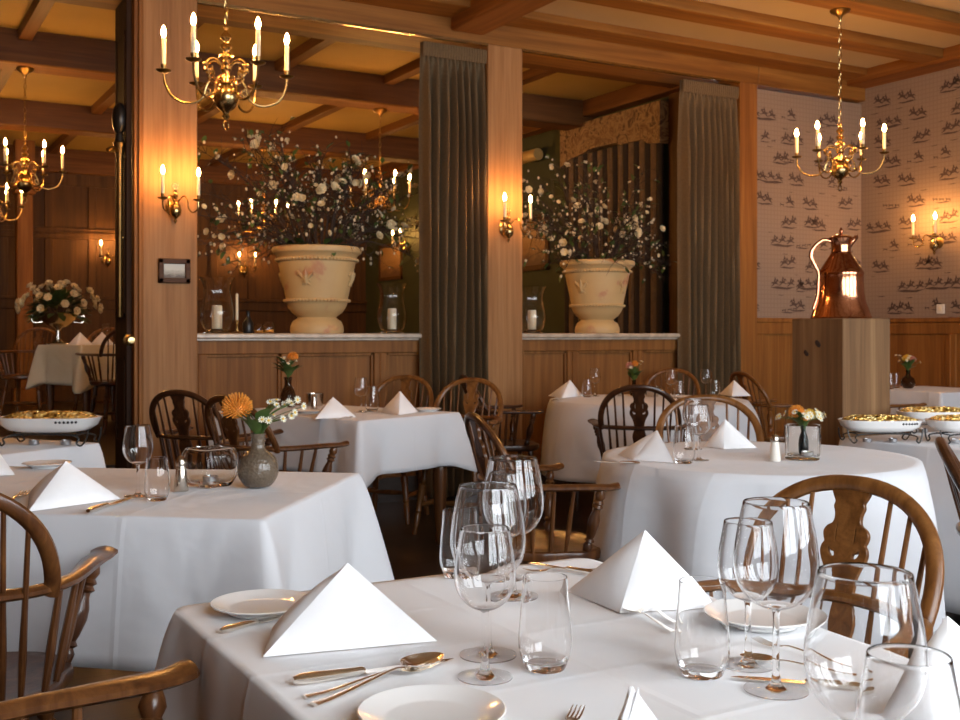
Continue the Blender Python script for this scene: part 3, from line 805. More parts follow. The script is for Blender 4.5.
# foreground table
gl('w', P(485,677,TZ), 'small wine glass in front of the leftmost big one, beside the spoon tip')
gl('b', P(488,655,TZ), 'tall wide wine glass right behind the small wine glass at centre')
gl('b', P(513,596,TZ), 'tall wide wine glass farthest back at the centre of the foreground table')
gl('w', P(505,578,TZ), 'small wine glass seen through the farthest tall wine glass')
gl('t', P(545,668,TZ), 'clear water tumbler right of the small centre wine glass')
gl('t', P(459,576,TZ), 'water tumbler half hidden at the left of the overlapping wine glasses')
gl('t', P(702,674,TZ), 'clear water tumbler standing before the right side plate')
gl('b', P(776,690,TZ), 'tall wide wine glass in front of the honey brown chair')
gl('w', P(748,665,TZ), 'small wine glass half behind the tall one, over the right side plate')
gl('b', W(865, .975, TZ), 'largest nearest wine glass at the lower right')
gl('w', W(909, .868, TZ), 'wine glass rim at the bottom right corner, in front of the largest one')
# left table
gl('w', P(138,496,TZ), 'wine glass beside the leaning napkin on the left table')
gl('t', P(157,500,TZ), 'water tumbler next to the pepper shaker on the left table', .93)
# others
gl('w', P(361,412,TZ), 'wine glass left of the tumbler on the table below the left urn')
gl('t', P(372,411,TZ), 'tumbler left of the right napkin on the table below the left urn', 1.15)
gl('t', P(684,463,TZ), 'tumbler beside the left napkin of the round table at centre right', 1.05)
gl('w', P(699,460,TZ), 'wine glass between the two napkins of the round table, nearer one')
gl('w', P(693,449,TZ), 'wine glass between the two napkins of the round table, farther one')
gl('w', P(595,396,TZ), 'wine glass right of the left napkin on the table under the right urn')
gl('t', P(587,397,TZ), 'tumbler right of the left napkin on the table under the right urn')
gl('w', P(671,397.5,TZ), 'wine glass right of the small orange posy before the right curtain')
gl('t', P(679,399,TZ), 'tumbler right of the small orange posy before the right curtain')
gl('w', P(706,396.5,TZ), 'wine glass left of the right napkin, against the right curtain')
gl('t', P(715,397,TZ), 'tumbler left of the right napkin, against the right curtain')
gl('t', P(890,389,TZ), 'tumbler left of the dark ball vase on the corner table')
gl('t', P(896,388,TZ), 'tumbler touching the dark ball vase on the corner table')

# ------------------------------------------------------------------ cutlery
def knife():
    t = thing('dinner_knife')
    MB().sweep([(0,y,.007) for y in (0,.01,.03,.06,.088,.092)], [(.005,.004),(.0085,.0065),(.009,.007),(.008,.006),(.006,.005),(.0045,.003)], 10, (0,0,1)).build('handle', 'steel', t)
    MB().prism([(-.006,.09),(.007,.092),(.010,.12),(.0105,.17),(.007,.20),(-.001,.215),(-.005,.19),(-.006,.15)], .003, .0048, Matrix(((1,0,0,0),(0,0,1,0),(0,1,0,0),(0,0,0,1)))).build('blade', 'steel', t)
    return t
def spoon():
    t = thing('spoon')
    hb = MB().sweep(catmull([(0,0,.003),(0,.03,.003),(0,.08,.007),(0,.12,.010),(0,.142,.007)], 4), [(.006-.0042*i/16+.0012*exp(-((i-1)/2.0)**2), .0016) for i in range(17)], 8, (0,0,1))
    hb.build('handle', 'steel', t)
    b = MB(); vs = []; fs = []; NR, NA = 6, 20
    for side in (0, 1):
        o = len(vs)
        for i in range(NR+1):
            q = i/NR
            for k in range(NA):
                a = 2*pi*k/NA; x = .021*q*cos(a)*(1-.18*sin(a)); y = .172+.031*q*sin(a)
                vs.append((x, y, .0015+.008*q*q+(.0012 if side else 0)))
        for i in range(NR):
            for k in range(NA): fs.append((o+i*NA+k, o+i*NA+(k+1) % NA, o+(i+1)*NA+(k+1) % NA, o+(i+1)*NA+k))
    for k in range(NA): fs.append((NR*NA+k, NR*NA+(k+1) % NA, (2*NR+1)*NA+(k+1) % NA, (2*NR+1)*NA+k))
    b.add(vs, fs).build('bowl', 'steel', t)
    return t
def fork():
    t = thing('fork')
    MB().sweep(catmull([(0,0,.003),(0,.04,.003),(0,.09,.008),(0,.13,.010),(0,.148,.006)], 4), [(.0058-.004*i/16, .0016) for i in range(17)], 8, (0,0,1)).build('handle', 'steel', t)
    b = MB(); b.sweep([(0,.143,.007),(0,.152,.005),(0,.165,.004)], [(.004,.001),(.010,.0011),(.012,.0011)], 8, (0,0,1))
    for x in (-.0095,-.0032,.0032,.0095): b.sweep([(x,.163,.004),(x,.185,.005),(x,.208,.010)], [(.0022,.0011),(.0019,.001),(.0008,.0007)], 6, (0,0,1))
    b.build('tines', 'steel', t)
    return t
def cut(kind, a, b, label, z=TZ, grp=None):
    p, q = P(a[0], a[1], z), P(b[0], b[1], z); d = q-p
    full = {'knife':.215,'spoon':.203,'fork':.208}[kind]
    s = min(1.15, max(.75, d.length/full))
    return place(kind, {'knife':knife,'spoon':spoon,'fork':fork}[kind], p, atan2(-d.x, d.y), label, 'cutlery', grp, s)
cut('knife', (293,686), (454,662), 'thick handled table knife, uppermost of three pieces below the front napkin')
cut('fork', (305,699), (440,666), 'fork between the knife and the spoon below the front napkin')
cut('spoon', (314,707), (447,659), 'large spoon laid lowest below the front napkin, near the wine glass feet')
cut('knife', (221,634), (300,613), 'small knife with a golden shine left of the front napkin, by the side plate')
cut('fork', (676,624), (640,604), 'dessert fork at the foot of the pyramid napkin right of centre')
cut('spoon', (674,633), (632,612), 'dessert spoon at the foot of the pyramid napkin right of centre')
cut('knife', (596,576), (540,566), 'knife behind the tumbler, left of the pyramid napkin')
cut('fork', (604,570), (548,572), 'fork next to the knife left of the pyramid napkin')
cut('fork', (850,668), (776,648), 'fork in front of the right side plate')
cut('spoon', (856,676), (784,666), 'spoon in front of the right side plate, behind the tall wine glass foot')
cut('knife', (862,690), (790,684), 'knife right of the tall wine glass foot')
cut('fork', (545,760), (578,713), 'fork with upright tines at the bottom edge, beside the half cut napkin')
cut('knife', (88,514), (152,492), 'knife lying right of the leaning napkin on the left table')
cut('fork', (3,508), (28,493), 'fork left of the leaning napkin on the left table')
cut('knife', (640,464.5), (594,462), 'knife before the left napkin on the round table at centre right')
cut('knife', (552,402), (566,399.5), 'knife before the left napkin on the table under the right urn')
cut('fork', (336,420), (352,417.5), 'fork before the left napkin on the table below the left urn')

# ------------------------------------------------------------------ plates
def plate():
    t = thing('side_plate')
    MB().lathe([(0,.004),(.052,.004),(.054,0),(.060,0),(.062,.004),(.085,.013),(.0925,.0165),(.093,.018),(.0915,.019),(.083,.0165),(.062,.009),(.055,.008),(0,.008)], 56).build('plate_body', 'porcelain', t)
    return t
def pl(px, py, label, s=.9, z=TZ): return place('plate', plate, P(px, py, z), 0, label, 'plate', None, s)
pl(262, 611, 'white side plate at the left corner of the foreground table, behind the front napkin', .88)
pl(432, 723, 'white side plate cut by the bottom edge below the spoon', .92)
pl(761, 623, 'white side plate under the bowls of the right wine glasses', .93)
pl(47, 467, 'white side plate at the far left, beyond the leaning napkin', .85)
pl(308, 413, 'small white plate left of the napkin on the table below the left urn', .85)
pl(428, 411, 'small white plate near the right corner of the table below the left urn', .85)

# ------------------------------------------------------------------ napkins
def napkin(A, F, L, R, label, z=TZ, avg=None):
    F = P(*F, z) if not isinstance(F, Vector) else F
    L = P(*L, z) if not isinstance(L, Vector) else L
    R = P(*R, z) if not isinstance(R, Vector) else R
    if not isinstance(A, Vector):
        c = F*.34+L*.33+R*.33; f = Vector((FX, FY, 0)); d = c.dot(f)
        A = W(A[0], d, CAMH-(A[1]-HZ)*d/FPX)
    cen = (F+L+R)/3; cen.z = z
    mb_ = MB(); Nn = 10
    for Q in (L, R):
        nrm = (A-F).cross(Q-F); nrm.normalize()
        if nrm.dot(cen+Vector((0,0,.03))-F) > 0: nrm = -nrm            # pointing outwards
        for off in (0.0, -.0065):
            vs = []; ix = {}
            for sgn in (0, 1):
                for i in range(Nn+1):
                    for j in range(Nn+1-i):
                        a, b = i/Nn, j/Nn; c = 1-a-b                  # a: apex, b: Q, c: F
                        p = A*a+Q*b+F*c
                        bl = .010*max(0.0, a*b*c*27)**.7
                        edge = min(1.0, min(a, b, c)*14+.25)
                        p = p+nrm*(off+bl-(.0022*edge if sgn else -.0022*edge))
                        if p.z < z: p = Vector((p.x, p.y, z+.0005))
                        ix[(sgn,i,j)] = len(vs); vs.append(p-Vector((cen.x,cen.y,z)))
            fs = []
            for sgn in (0, 1):
                for i in range(Nn):
                    for j in range(Nn-i):
                        fs.append((ix[(sgn,i,j)], ix[(sgn,i+1,j)], ix[(sgn,i,j+1)]))
                        if i+j < Nn-1: fs.append((ix[(sgn,i+1,j)], ix[(sgn,i+1,j+1)], ix[(sgn,i,j+1)]))
            rim = [(i,0) for i in range(Nn)]+[(Nn-i,i) for i in range(Nn)]+[(0,Nn-i) for i in range(Nn)]
            for p, q in zip(rim, rim[1:]+rim[:1]): fs.append((ix[(0,*p)], ix[(0,*q)], ix[(1,*q)], ix[(1,*p)]))
            mb_.add(vs, fs)
    o = mb_.build('folded_napkin', 'napkin', None, (cen.x, cen.y, z), (0,0,0), True, 50)
    return tag(o, label, 'napkin')
napkin((348,563), (263,657), (272,630), (437,641), 'white folded napkin standing as a big triangle at the front left of the foreground table')
napkin((645,530), (620,613), (567,591), (720,607), 'white pyramid napkin with its ridge towards us, right of centre on the foreground table')
napkin(W(632,1.035,.868), W(588,.985,TZ), W(628,1.07,TZ), W(730,1.02,TZ), 'white napkin tip rising from the bottom edge between the fork and the right tumbler')
napkin(W(947,1.29,.868), W(957,1.14,TZ), W(866,1.24,TZ), W(1060,1.30,TZ), 'white napkin at the right edge, beside the largest wine glass')
napkin((66,461), (28,512), (30,492), (121,499), 'white folded napkin leaning on the left table, before the wine glass')
napkin((-4,448), (-40,478), (-40,466), (15,475), 'white napkin half out of frame at the far left')
napkin((333,397), (315,419), (322,414), (356,417), 'white triangle napkin at the left of the table below the left urn')
napkin((400,391), (399,415), (380,412), (418,412), 'white pyramid napkin at the right of the table below the left urn')
napkin((657,430), (633,460), (617,455), (674,463), 'wide white napkin left of the tumbler on the round table at centre right')
napkin((725,419), (724,449), (704,446.5), (757,448), 'white pyramid napkin left of the salt shaker on the round table')
napkin((570,380), (562,398), (548,396), (583,396), 'white napkin at the left end of the table under the right urn')
napkin((734,380), (732,396.5), (719,394.5), (751,396), 'white napkin at the right end of the table under the right urn, below the curtain')
z8 = RF+TZ
def nap8(px, label):
    c = W(px, 10.05, z8); r_ = Vector((FY,-FX,0)); f_ = Vector((FX,FY,0))
    napkin(c+Vector((0,0,.115)), c-f_*.08, c-r_*.11, c+r_*.12, label, z8)
nap8(80, 'left one of the two napkins in the dim raised room'); nap8(102, 'right one of the two napkins in the dim raised room')

# ------------------------------------------------------------------ shakers, candle holders, vases
def shaker(mat):
    def make():
        t = thing('salt_shaker')
        MB().lathe([(0,0),(.019,0),(.02,.003),(.0155,.05),(.013,.068),(0,.068)], 16).build('body', mat, t)
        MB().lathe([(0,.068),(.0138,.068),(.0142,.078),(.011,.089),(.006,.094),(0,.095)], 16).build('cap', 'silver', t)
        return t
    return make
place('shk_s', shaker('silver'), P(181,491,TZ), 0, 'metal pepper shaker between tumbler and glass candle bowl on the left table', 'shaker', None, 1.05)
place('shk_w', shaker('plastic_white'), P(775,461,TZ), 0, 'white salt shaker with metal cap left of the square glass candle holder', 'shaker')
place('shk_s', shaker('silver'), P(314,411,TZ), 0, 'metal shaker right of the tin candle holder below the left urn', 'shaker', None, 1.0)
place('shk_s', shaker('silver'), P(620,396,TZ), 0, 'small shaker left of the orange posy on the table under the right urn', 'shaker', None, .8)
def tealight(label, loc, s=1.0):
    def make():
        t = thing('tealight')
        MB().lathe([(0,0),(.019,0),(.0195,.015),(.0185,.015),(.018,.011),(0,.011)], 20).build('cup', 'tin', t)
        MB().lathe([(0,.0112),(.0178,.0112),(.0178,.0125),(0,.0125)], 20).build('wax', 'candle', t)
        MB().sweep([(0,0,.012),(.001,0,.018)], .0008, 5).build('wick', 'black', t)
        return t
    return place('tealight', make, loc, 0, label, 'candle', None, s)
def cbowl():
    t = thing('glass_candle_bowl')
    out = smoothprof([(.050,0),(.060,.005),(.073,.030),(.079,.065),(.077,.092),(.070,.108),(.066,.112)], 4)
    prof = [(0,.0005)]+out+[(.062,.1125)]+smoothprof([(.062,.108),(.070,.092),(.073,.065),(.067,.032),(.052,.013)], 4)+[(0,.012)]
    MB().lathe(prof, 40, None, lambda a, z: .96/max(abs(cos(a)), abs(sin(a)), .80)*.88).build('glass_body', 'thick_glass', t)
    return t
p = P(210,486,TZ); place('cbowl', cbowl, p, .3, 'chunky faceted clear glass candle bowl on the left table', 'candle holder'); tealight('tealight in the chunky faceted glass bowl', p+Vector((0,0,.0122)), 1.15)
def sqglass():
    t = thing('square_glass_candle_holder')
    sh = lambda a, z: 1/max(abs(cos(a)), abs(sin(a)), .82)*.92
    MB().lathe([(0,.0005),(.058,.0005),(.063,.004),(.064,.015),(.066,.118),(.065,.121),(.062,.121),(.060,.116),(.058,.018),(.054,.014),(0,.013)], 40, None, sh).build('glass_body', 'thick_glass', t)
    return t
p = P(803,459,TZ); place('sqg', sqglass, p, .7, 'square clear glass candle holder with a tiny posy, right of the salt shaker', 'candle holder')
tealight('tealight in the square glass holder', p+Vector((-.008,-.03,.0136)), 1.1)
p = P(329,411,TZ)
def tinholder():
    t = thing('tin_candle_holder'); MB().lathe([(0,0),(.042,0),(.045,.003),(.05,.07),(.048,.07),(.043,.006),(0,.006)], 24).build('cup', 'silver', t)
    MB().lathe([(0,.0062),(.03,.0062),(.03,.04),(0,.041)], 16).build('candle', 'candle', t); return t
place('tinh', tinholder, P(336,405,TZ)-Vector((.14,0,0)), 0, 'mirrored metal candle holder right of the small flower vase below the left urn', 'candle holder', None, 1.1)
place('tinh', tinholder, P(652,396.5,TZ), 0, 'mirrored metal candle holder right of the orange posy under the right urn', 'candle holder', None, 1.0)
def ballvase(mat):
    def make():
        t = thing('ball_vase')
        out = smoothprof([(.026,0),(.040,.006),(.056,.030),(.0595,.056),(.050,.086),(.030,.104),(.021,.115),(.0195,.135),(.022,.156)], 5)
        MB().lathe([(0,.0006)]+shell(out, .0026, .008)+[(0,.009)], 32).build('vase_body', mat, t)
        return t
    return make
V2 = P(258,487,TZ)
place('vase_s', ballvase('ball_glass'), V2, 0, 'smoky grey ball vase with a narrow neck on the left table', 'vase')
V9 = P(908,388.5,TZ); place('vase_d', ballvase('dark_glass'), V9, 0, 'dark grey ball vase on the corner table at right', 'vase', None, .95)
def smallvase(mat):
    def make():
        t = thing('bottle_vase')
        out = smoothprof([(.022,0),(.03,.006),(.033,.035),(.027,.065),(.016,.085),(.0145,.105),(.018,.12)], 5)
        MB().lathe([(0,.0006)]+shell(out, .002, .006)+[(0,.007)], 24).build('vase_body', mat, t); return t
    return make
V3 = P(288,407,TZ); place('bv_d', smallvase('dark_glass'), V3, 0, 'dark bottle vase on the table below the left urn', 'vase', None, 1.5)
V4 = P(634,396,TZ); place('bv_d', smallvase('dark_glass'), V4, 0, 'dark bottle vase before the chair under the right urn', 'vase', None, .95)
V5 = P(806,458,TZ)+Vector((.0,.012,.0136)); place('bv_c', smallvase('black'), V5, 0, 'tiny dark vase inside the square glass candle holder', 'vase', None, (.55,.55,.85))

# ------------------------------------------------------------------ flowers
def rvec(rnd, up=0.0):
    while 1:
        v = Vector((rnd.uniform(-1,1), rnd.uniform(-1,1), rnd.uniform(-1,1)))
        if .1 < v.length < 1: v.normalize(); break
    v.z = abs(v.z)*(1 if up else 1) if up else v.z
    return v
def rot_to(d): return Vector((0,0,1)).rotation_difference(Vector(d).normalized()).to_matrix().to_4x4()
def petal_ring(mb_, r, n_, lift, wid, mat, ph=0.0, curl=.25):
    for k in range(n_):
        a = 2*pi*k/n_+ph; ca, sa = cos(a), sin(a); tx, ty = -sa, ca
        rows = [(.12,.3),(.45,.9),(.8,1.0),(1.0,.55)]; vs = []
        for q, ww in rows:
            z = lift*r*q+curl*r*q*q*.6
            for s in (-1,0,1): vs.append((ca*r*q*cos(lift*.5)+tx*s*wid*r*ww, sa*r*q*cos(lift*.5)+ty*s*wid*r*ww, z+(.12*r if s else 0)))
        fs = []
        for i in range(3):
            for j in range(2): fs.append((i*3+j, i*3+j+1, (i+1)*3+j+1, (i+1)*3+j))
        mb_.add(vs, fs, mat)
def rose_mesh():
    b = MB(); petal_ring(b, .036, 6, .35, .42, None); petal_ring(b, .029, 5, .9, .46, None, .5); petal_ring(b, .019, 4, 1.5, .5, None, .2)
    b.ball((0,0,.012), .013, 8, 5); return b.mesh('blossom', 'blossom')
def daisy_mesh():
    b = MB(); petal_ring(b, .012, 9, .1, .16, None, 0, .1); b.cur = 1; b.ball((0,0,.003), .004, 8, 4, (1,1,.6)); return b.mesh('daisy', ['petal','yellow'])
ROSE = rose_mesh(); DAISY = daisy_mesh()
def leaf_to(b, p, d, L, wd, rnd):
    d = Vector(d).normalized(); s = d.cross(Vector((0,0,1)) if abs(d.z) < .9 else Vector((1,0,0))).normalized(); u = s.cross(d)
    vs = []
    for q, ww in ((0,.08),(.25,.8),(.55,1),(.8,.6),(1,.03)):
        for k in (-1,0,1): vs.append(Vector(p)+d*(L*q)+s*(k*wd*ww)+u*((.25*wd*ww if k else 0)-L*.25*q*q))
    fs = []
    for i in range(4):
        for j in range(2): fs.append((i*3+j, i*3+j+1, (i+1)*3+j+1, (i+1)*3+j))
    b.add(vs, fs)
def pincushion(name, r, parent, loc, dirv, mat='orange', nn=170, seed=3):
    rnd = random.Random(seed); b = MB(); b.ball((0,0,0), r*.55, 10, 6)
    for i in range(nn):
        z = 1-1.35*(i+.5)/nn; a = i*2.39996; q = sqrt(max(0, 1-z*z)); d = Vector((q*cos(a), q*sin(a), z))
        tip = d*r*rnd.uniform(.9,1.05); mid = d*r*.7+Vector((0,0,.04*r)); tip.z += .12*r
        b.sweep([d*r*.4, mid, tip], [r*.03, r*.028, r*.04], 4)
    return b.build(name, mat, parent, loc, Vector((0,0,1)).rotation_difference(Vector(dirv).normalized()).to_euler(), True, 60)
def posy(name, loc, label, seed, hgt, spread, daisies, heads, leafmat='leaf', dmesh=None, leafn=10, lsize=.05):
    rnd = random.Random(seed); t = thing(name, loc); st = MB(); lf = MB()
    for i in range(daisies):
        a = rnd.uniform(0, 6.28); q = spread*rnd.uniform(.35,1); tip = Vector((q*cos(a), q*sin(a), hgt*rnd.uniform(.55,1.05)))
        st.sweep(catmull([(0,0,-.06),(tip.x*.25,tip.y*.25,tip.z*.45),tip], 4), .0011, 5)
        d = (tip.normalized()+rvec(rnd)*.5+Vector((-FX*.5,-FY*.5,.2))).normalized()
        link('small_blossom', dmesh or DAISY, t, tip, Vector((0,0,1)).rotation_difference(d).to_euler())
    for (dx, dy, dz, r, mat, sd) in heads:
        tip = Vector((dx,dy,dz)); st.sweep(catmull([(0,0,-.06),(dx*.3,dy*.3,dz*.5),tip], 4), .003, 6)
        pincushion('pincushion_flower', r, t, tip, (dx*1.5-.25*FX, dy*1.5-.25*FY, .9), mat, 170 if r > .02 else 60, sd)
    for i in range(leafn):
        a = rnd.uniform(0,6.28); d = Vector((cos(a)*.6, sin(a)*.6, rnd.uniform(.5,1.2)))
        leaf_to(lf, Vector((cos(a)*.01, sin(a)*.01, rnd.uniform(0,hgt*.45))), d, lsize*rnd.uniform(.7,1.3), lsize*.3, rnd)
    st.build('stems', 'leaf', t); lf.build('leaves', leafmat, t)
    return tag(t, label, 'flowers')
r_ = Vector((FY,-FX,0)); f_ = Vector((FX,FY,0))
def off(r, f, z): v = r_*r+f_*f; return (v.x, v.y, z)
posy('flower_posy', V2+Vector((0,0,.15)), 'large orange pincushion flower with white daisies in the grey ball vase', 11, .10, .10, 0,
     [(*off(-.058,-.01,.075), .047, 'orange', 3)], 'leaf', None, 14, .075)
tt = bpy.data.objects['flower_posy']; rnd = random.Random(5); st = MB()
for i in range(16):
    tip = Vector(off(rnd.uniform(.02,.125), rnd.uniform(-.05,.05), rnd.uniform(.035,.11)))
    st.sweep(catmull([(0,0,-.05),(tip.x*.25,tip.y*.25,tip.z*.5),tip], 4), .0011, 5)
    d = (tip.normalized()+rvec(rnd)*.5-f_*.7).normalized()
    link('daisy', DAISY, tt, tip, Vector((0,0,1)).rotation_difference(d).to_euler())
st.build('daisy_stems', 'leaf', tt)
posy('flower_posy', V3+Vector((0,0,.18)), 'dark green posy with an orange flower in the vase below the left urn', 12, .13, .06, 9, [(*off(.03,0,.12), .033, 'orange', 4)], 'leaf_dark', None, 16, .085)
posy('flower_posy', V4+Vector((0,0,.11)), 'posy of orange and pink flowers with white sprigs under the right urn', 13, .13, .07, 9, [(*off(-.03,0,.10), .030, 'pink', 5),(*off(.005,-.01,.115), .026, 'orange', 6)], 'leaf', None, 14, .075)
posy('flower_posy', V5+Vector((0,0,.10)), 'low posy of orange and white flowers in the square glass holder', 14, .05, .095, 26, [(*off(-.025,0,.045), .030, 'orange', 7),(*off(.025,.01,.035), .024, 'yellow', 8),(*off(.0,-.03,.03), .018, 'orange', 17)], 'leaf', None, 14, .05)
posy('flower_posy', V9+Vector((0,0,.145)), 'yellow and pink posy in the dark ball vase on the corner table', 15, .12, .10, 12, [(*off(-.02,0,.09), .03, 'yellow', 9),(*off(.035,0,.085), .03, 'pink', 10),(*off(.0,.02,.10), .028, 'yellow', 12)], 'leaf', None, 14, .07)
# ------------------------------------------------------------------ urns and big arrangements
LZ = 1.1985
def urn():
    t = thing('stone_urn'); n_ = 56
    out = [(0,0),(.185,0),(.19,.02),(.185,.05),(.17,.085),(.145,.10),(.135,.112),(.145,.122),(.178,.145),(.202,.18),(.216,.215),(.224,.222),(.224,.236),(.218,.243),(.238,.34),(.260,.44),(.272,.50),(.283,.508),(.283,.522),(.276,.53),(.29,.55),(.312,.565),(.318,.585),(.312,.602),(.295,.608),(.275,.603),(.262,.58),(.255,.52),(.23,.45),(0,.44)]
    MB().lathe(out, n_).build('urn_body', 'urn', t)
    for z, r, nn in ((.229,.226,56),(.515,.284,68)):
        b = MB()
        for k in range(nn):
            a = 2*pi*k/nn; b.ball((r*cos(a), r*sin(a), z), .0135, 6, 4, (1,1,.9))
        b.build('bead_band', 'urn', t)
    def relief(ang, name):
        b = MB(); z0 = .385
        def at(u, v):
            r = .240+(z0+v-.34)*.22; a = ang+u/r; return Vector(((r+.004)*cos(a), (r+.004)*sin(a), z0+v))
        for pts, ra in (([(0,-.05),(0,.0),(0,.055)],[.008,.02,.004]),([(-.008,-.02),(-.035,.02),(-.05,.035),(-.058,.015)],[.008,.013,.010,.005]),([(.008,-.02),(.035,.02),(.05,.035),(.058,.015)],[.008,.013,.010,.005]),([(-.032,-.022),(0,-.02),(.032,-.022)],[.006,.01,.006]),([(-.006,-.03),(-.03,-.055)],[.008,.005]),([(.006,-.03),(.03,-.055)],[.008,.005])):
            b.sweep([at(*q) for q in pts], ra, 8)
        b.build(name, 'urn', t)
    for k in range(4): relief(-pi/2-.55+k*pi/2, 'lily_relief')
    MB().lathe([(0,.50),(.245,.515),(.252,.53)], 32).build('soil', 'twig', t)
    return t
U1 = W(318, 7.78, LZ); U1.y = 7.35; U2 = W(597, 9.0, LZ); U2.y = 7.35
place('urn', urn, U1, -.13, 'large cream stone urn on the marble ledge at left, holding the bigger branch bouquet', 'urn')
place('urn', urn, U2, .95, 'cream stone urn on the marble ledge at right, beside the striped curtain', 'urn', None, .97)
def arrangement(loc, seed, label, nb, R, H, droop, nroses, nbuds):
    rnd = random.Random(seed); t = thing('branch_bouquet', loc)
    bud = MB(); leaf = MB(); spots = []; tw = MB()
    bm_ = []
    for i in range(nb):
        a = 2*pi*i/nb*1.0+rnd.uniform(-.25,.25); el = rnd.uniform(-.15, 1.0) if droop else rnd.uniform(0,1.1)
        L = rnd.uniform(.6,1.0); hx = cos(a)*R*L*cos(el*1.2); hy = sin(a)*R*.42*L*cos(el*1.2); hz = H*L*max(-.25, sin(el*1.35))
        if abs(hx) > .5: hy = max(hy, -.04)
        base = Vector((cos(a)*.10, sin(a)*.10, -.08))
        mid1 = base.lerp(Vector((hx,hy,hz)), .35)+Vector((0,0,.13)); mid2 = base.lerp(Vector((hx,hy,hz)), .7)+Vector((rnd.uniform(-.05,.05), rnd.uniform(-.04,.04), .07))
        pts = catmull([base, mid1, mid2, Vector((hx,hy,hz))], 5); nn = len(pts)
        b = MB(); b.sweep(pts, [.006-.0045*k/(nn-1) for k in range(nn)], 6)
        for k in range(4, nn):
            for _ in range(3):
                if rnd.random() < .9:
                    d = (rvec(rnd)+Vector((hx,hy,hz)).normalized()*.5+Vector((0,0,.25))); d.normalize(); ln = rnd.uniform(.06,.2)
                    q = pts[k]+d*ln; qq = pts[k]+d*ln*.5+Vector((0,0,.015))
                    b.sweep([pts[k], qq, q], [.0022,.0016,.0008], 4)
                    spots.append((q, d))
                    for e in (.45,.7,.85):
                        if rnd.random() < .6: spots.append((pts[k].lerp(q, e)+Vector((0,0,.008)), d))
        bm_.append(b)
    for b in bm_: b.build('branch', 'twig', t)
    rnd.shuffle(spots)
    ros = [s_ for s_ in spots if s_[0].y < .12][:nroses]
    for q, d in ros:
        dd = (d+rvec(rnd)*.6-f_*.8).normalized(); o = link('blossom', ROSE, t, q, Vector((0,0,1)).rotation_difference(dd).to_euler()); s_ = rnd.uniform(.45,1.0); o.scale = (s_,)*3
    for q, d in spots[nroses:nroses+nbuds]: bud.ball(q, rnd.uniform(.005,.011), 6, 4, (1,1,1.3))
    for q, d in spots[nroses+nbuds//2:nroses+nbuds//2+int(nbuds*.9)]:
        leaf_to(leaf, q-d*.02, d+rvec(rnd)*.6, rnd.uniform(.035,.075), .017, rnd)
    for i in range(22):
        a = rnd.uniform(0,6.28); leaf_to(leaf, (cos(a)*.15, sin(a)*.12, .02), (cos(a), sin(a)*.8, rnd.uniform(.1,.9)), rnd.uniform(.08,.14), .028, rnd)
    o = bud.build('buds', 'bud', t); o['kind'] = 'stuff'
    o = leaf.build('leaves', 'leaf_dark', t); o['kind'] = 'stuff'
    return tag(t, label, 'flowers')
arrangement(U1+Vector((0,0,.60)), 21, 'wide spray of dark twigs with white blossoms in the left urn', 56, 1.16, .92, True, 66, 620)
arrangement(U2+Vector((0,0,.58)), 22, 'spray of dark twigs with white blossoms in the right urn', 42, .90, .84, True, 50, 420)

def hurricane():
    t = thing('hurricane_lantern')
    out = smoothprof([(.060,.018),(.085,.03),(.105,.075),(.112,.14),(.098,.215),(.088,.28),(.098,.335),(.118,.375)], 4)
    MB().lathe([(0,.016)]+shell(out, .003, .024)+[(0,.024)], 32).build('glass_chimney', 'glass', t)
    MB().lathe([(0,0),(.085,0),(.09,.006),(.075,.014),(.06,.018),(0,.016)], 28).build('foot', 'glass', t)
    MB().lathe([(0,.0245),(.033,.0245),(.034,.03),(.034,.175),(.031,.187),(.015,.187),(0,.187)], 20).build('candle', 'candle', t)
    MB().sweep([(0,0,.187),(.002,0,.20)], .0015, 5).build('wick', 'black', t)
    return t
def onledge(px, y=7.3):
    a = (px-480)/FPX; d = y/(FY-a*FX); return W(px, d, LZ)
place('hurr', hurricane, onledge(217), 0, 'glass hurricane lantern with a white candle left of the left urn', 'lantern')
place('hurr', hurricane, onledge(392), 1, 'glass hurricane lantern with a white candle right of the left urn', 'lantern', None, .97)
place('hurr', hurricane, onledge(532), 2, 'glass hurricane lantern half hidden by the middle post', 'lantern', None, .97)
def candlestick():
    t = thing('candlestick'); MB().lathe([(0,0),(.04,0),(.042,.005),(.012,.015),(.008,.05),(.012,.06),(.008,.07),(.014,.09),(0,.09)], 16).build('holder', 'old_brass', t)
    MB().lathe([(0,.09),(.010,.09),(.009,.265),(.002,.275),(0,.275)], 10).build('candle', 'candle', t); return t
place('cstick', candlestick, onledge(237, 7.4), 0, 'slender candlestick with a tall taper between lantern and left urn', 'candlestick')
def bottle():
    t = thing('dark_bottle'); MB().lathe([(0,0),(.035,0),(.037,.005),(.037,.07),(.02,.10),(.013,.115),(.013,.15),(.016,.155),(0,.155)], 16).build('bottle_body', 'black', t); return t
place('bottle', bottle, onledge(248, 7.42), 0, 'small dark bottle behind the taper on the marble ledge', 'bottle')
def jar():
    t = thing('glass_jar'); MB().lathe([(0,0)]+shell(smoothprof([(.035,0),(.042,.01),(.045,.04),(.036,.065),(.033,.08)], 4), .003, .006)+[(0,.007)], 20).build('jar_body', 'glass', t)
    MB().lathe([(0,.0075),(.035,.0075),(.039,.025),(0,.026)], 16).build('filling', 'orange', t); return t
place('jar', jar, onledge(259, 7.44), 0, 'left one of the two small glass jars beside the left urn', 'jar', None, .8)
place('jar', jar, onledge(268.5, 7.44), 0, 'right one of the two small glass jars, nearest the left urn', 'jar', None, 1.0)
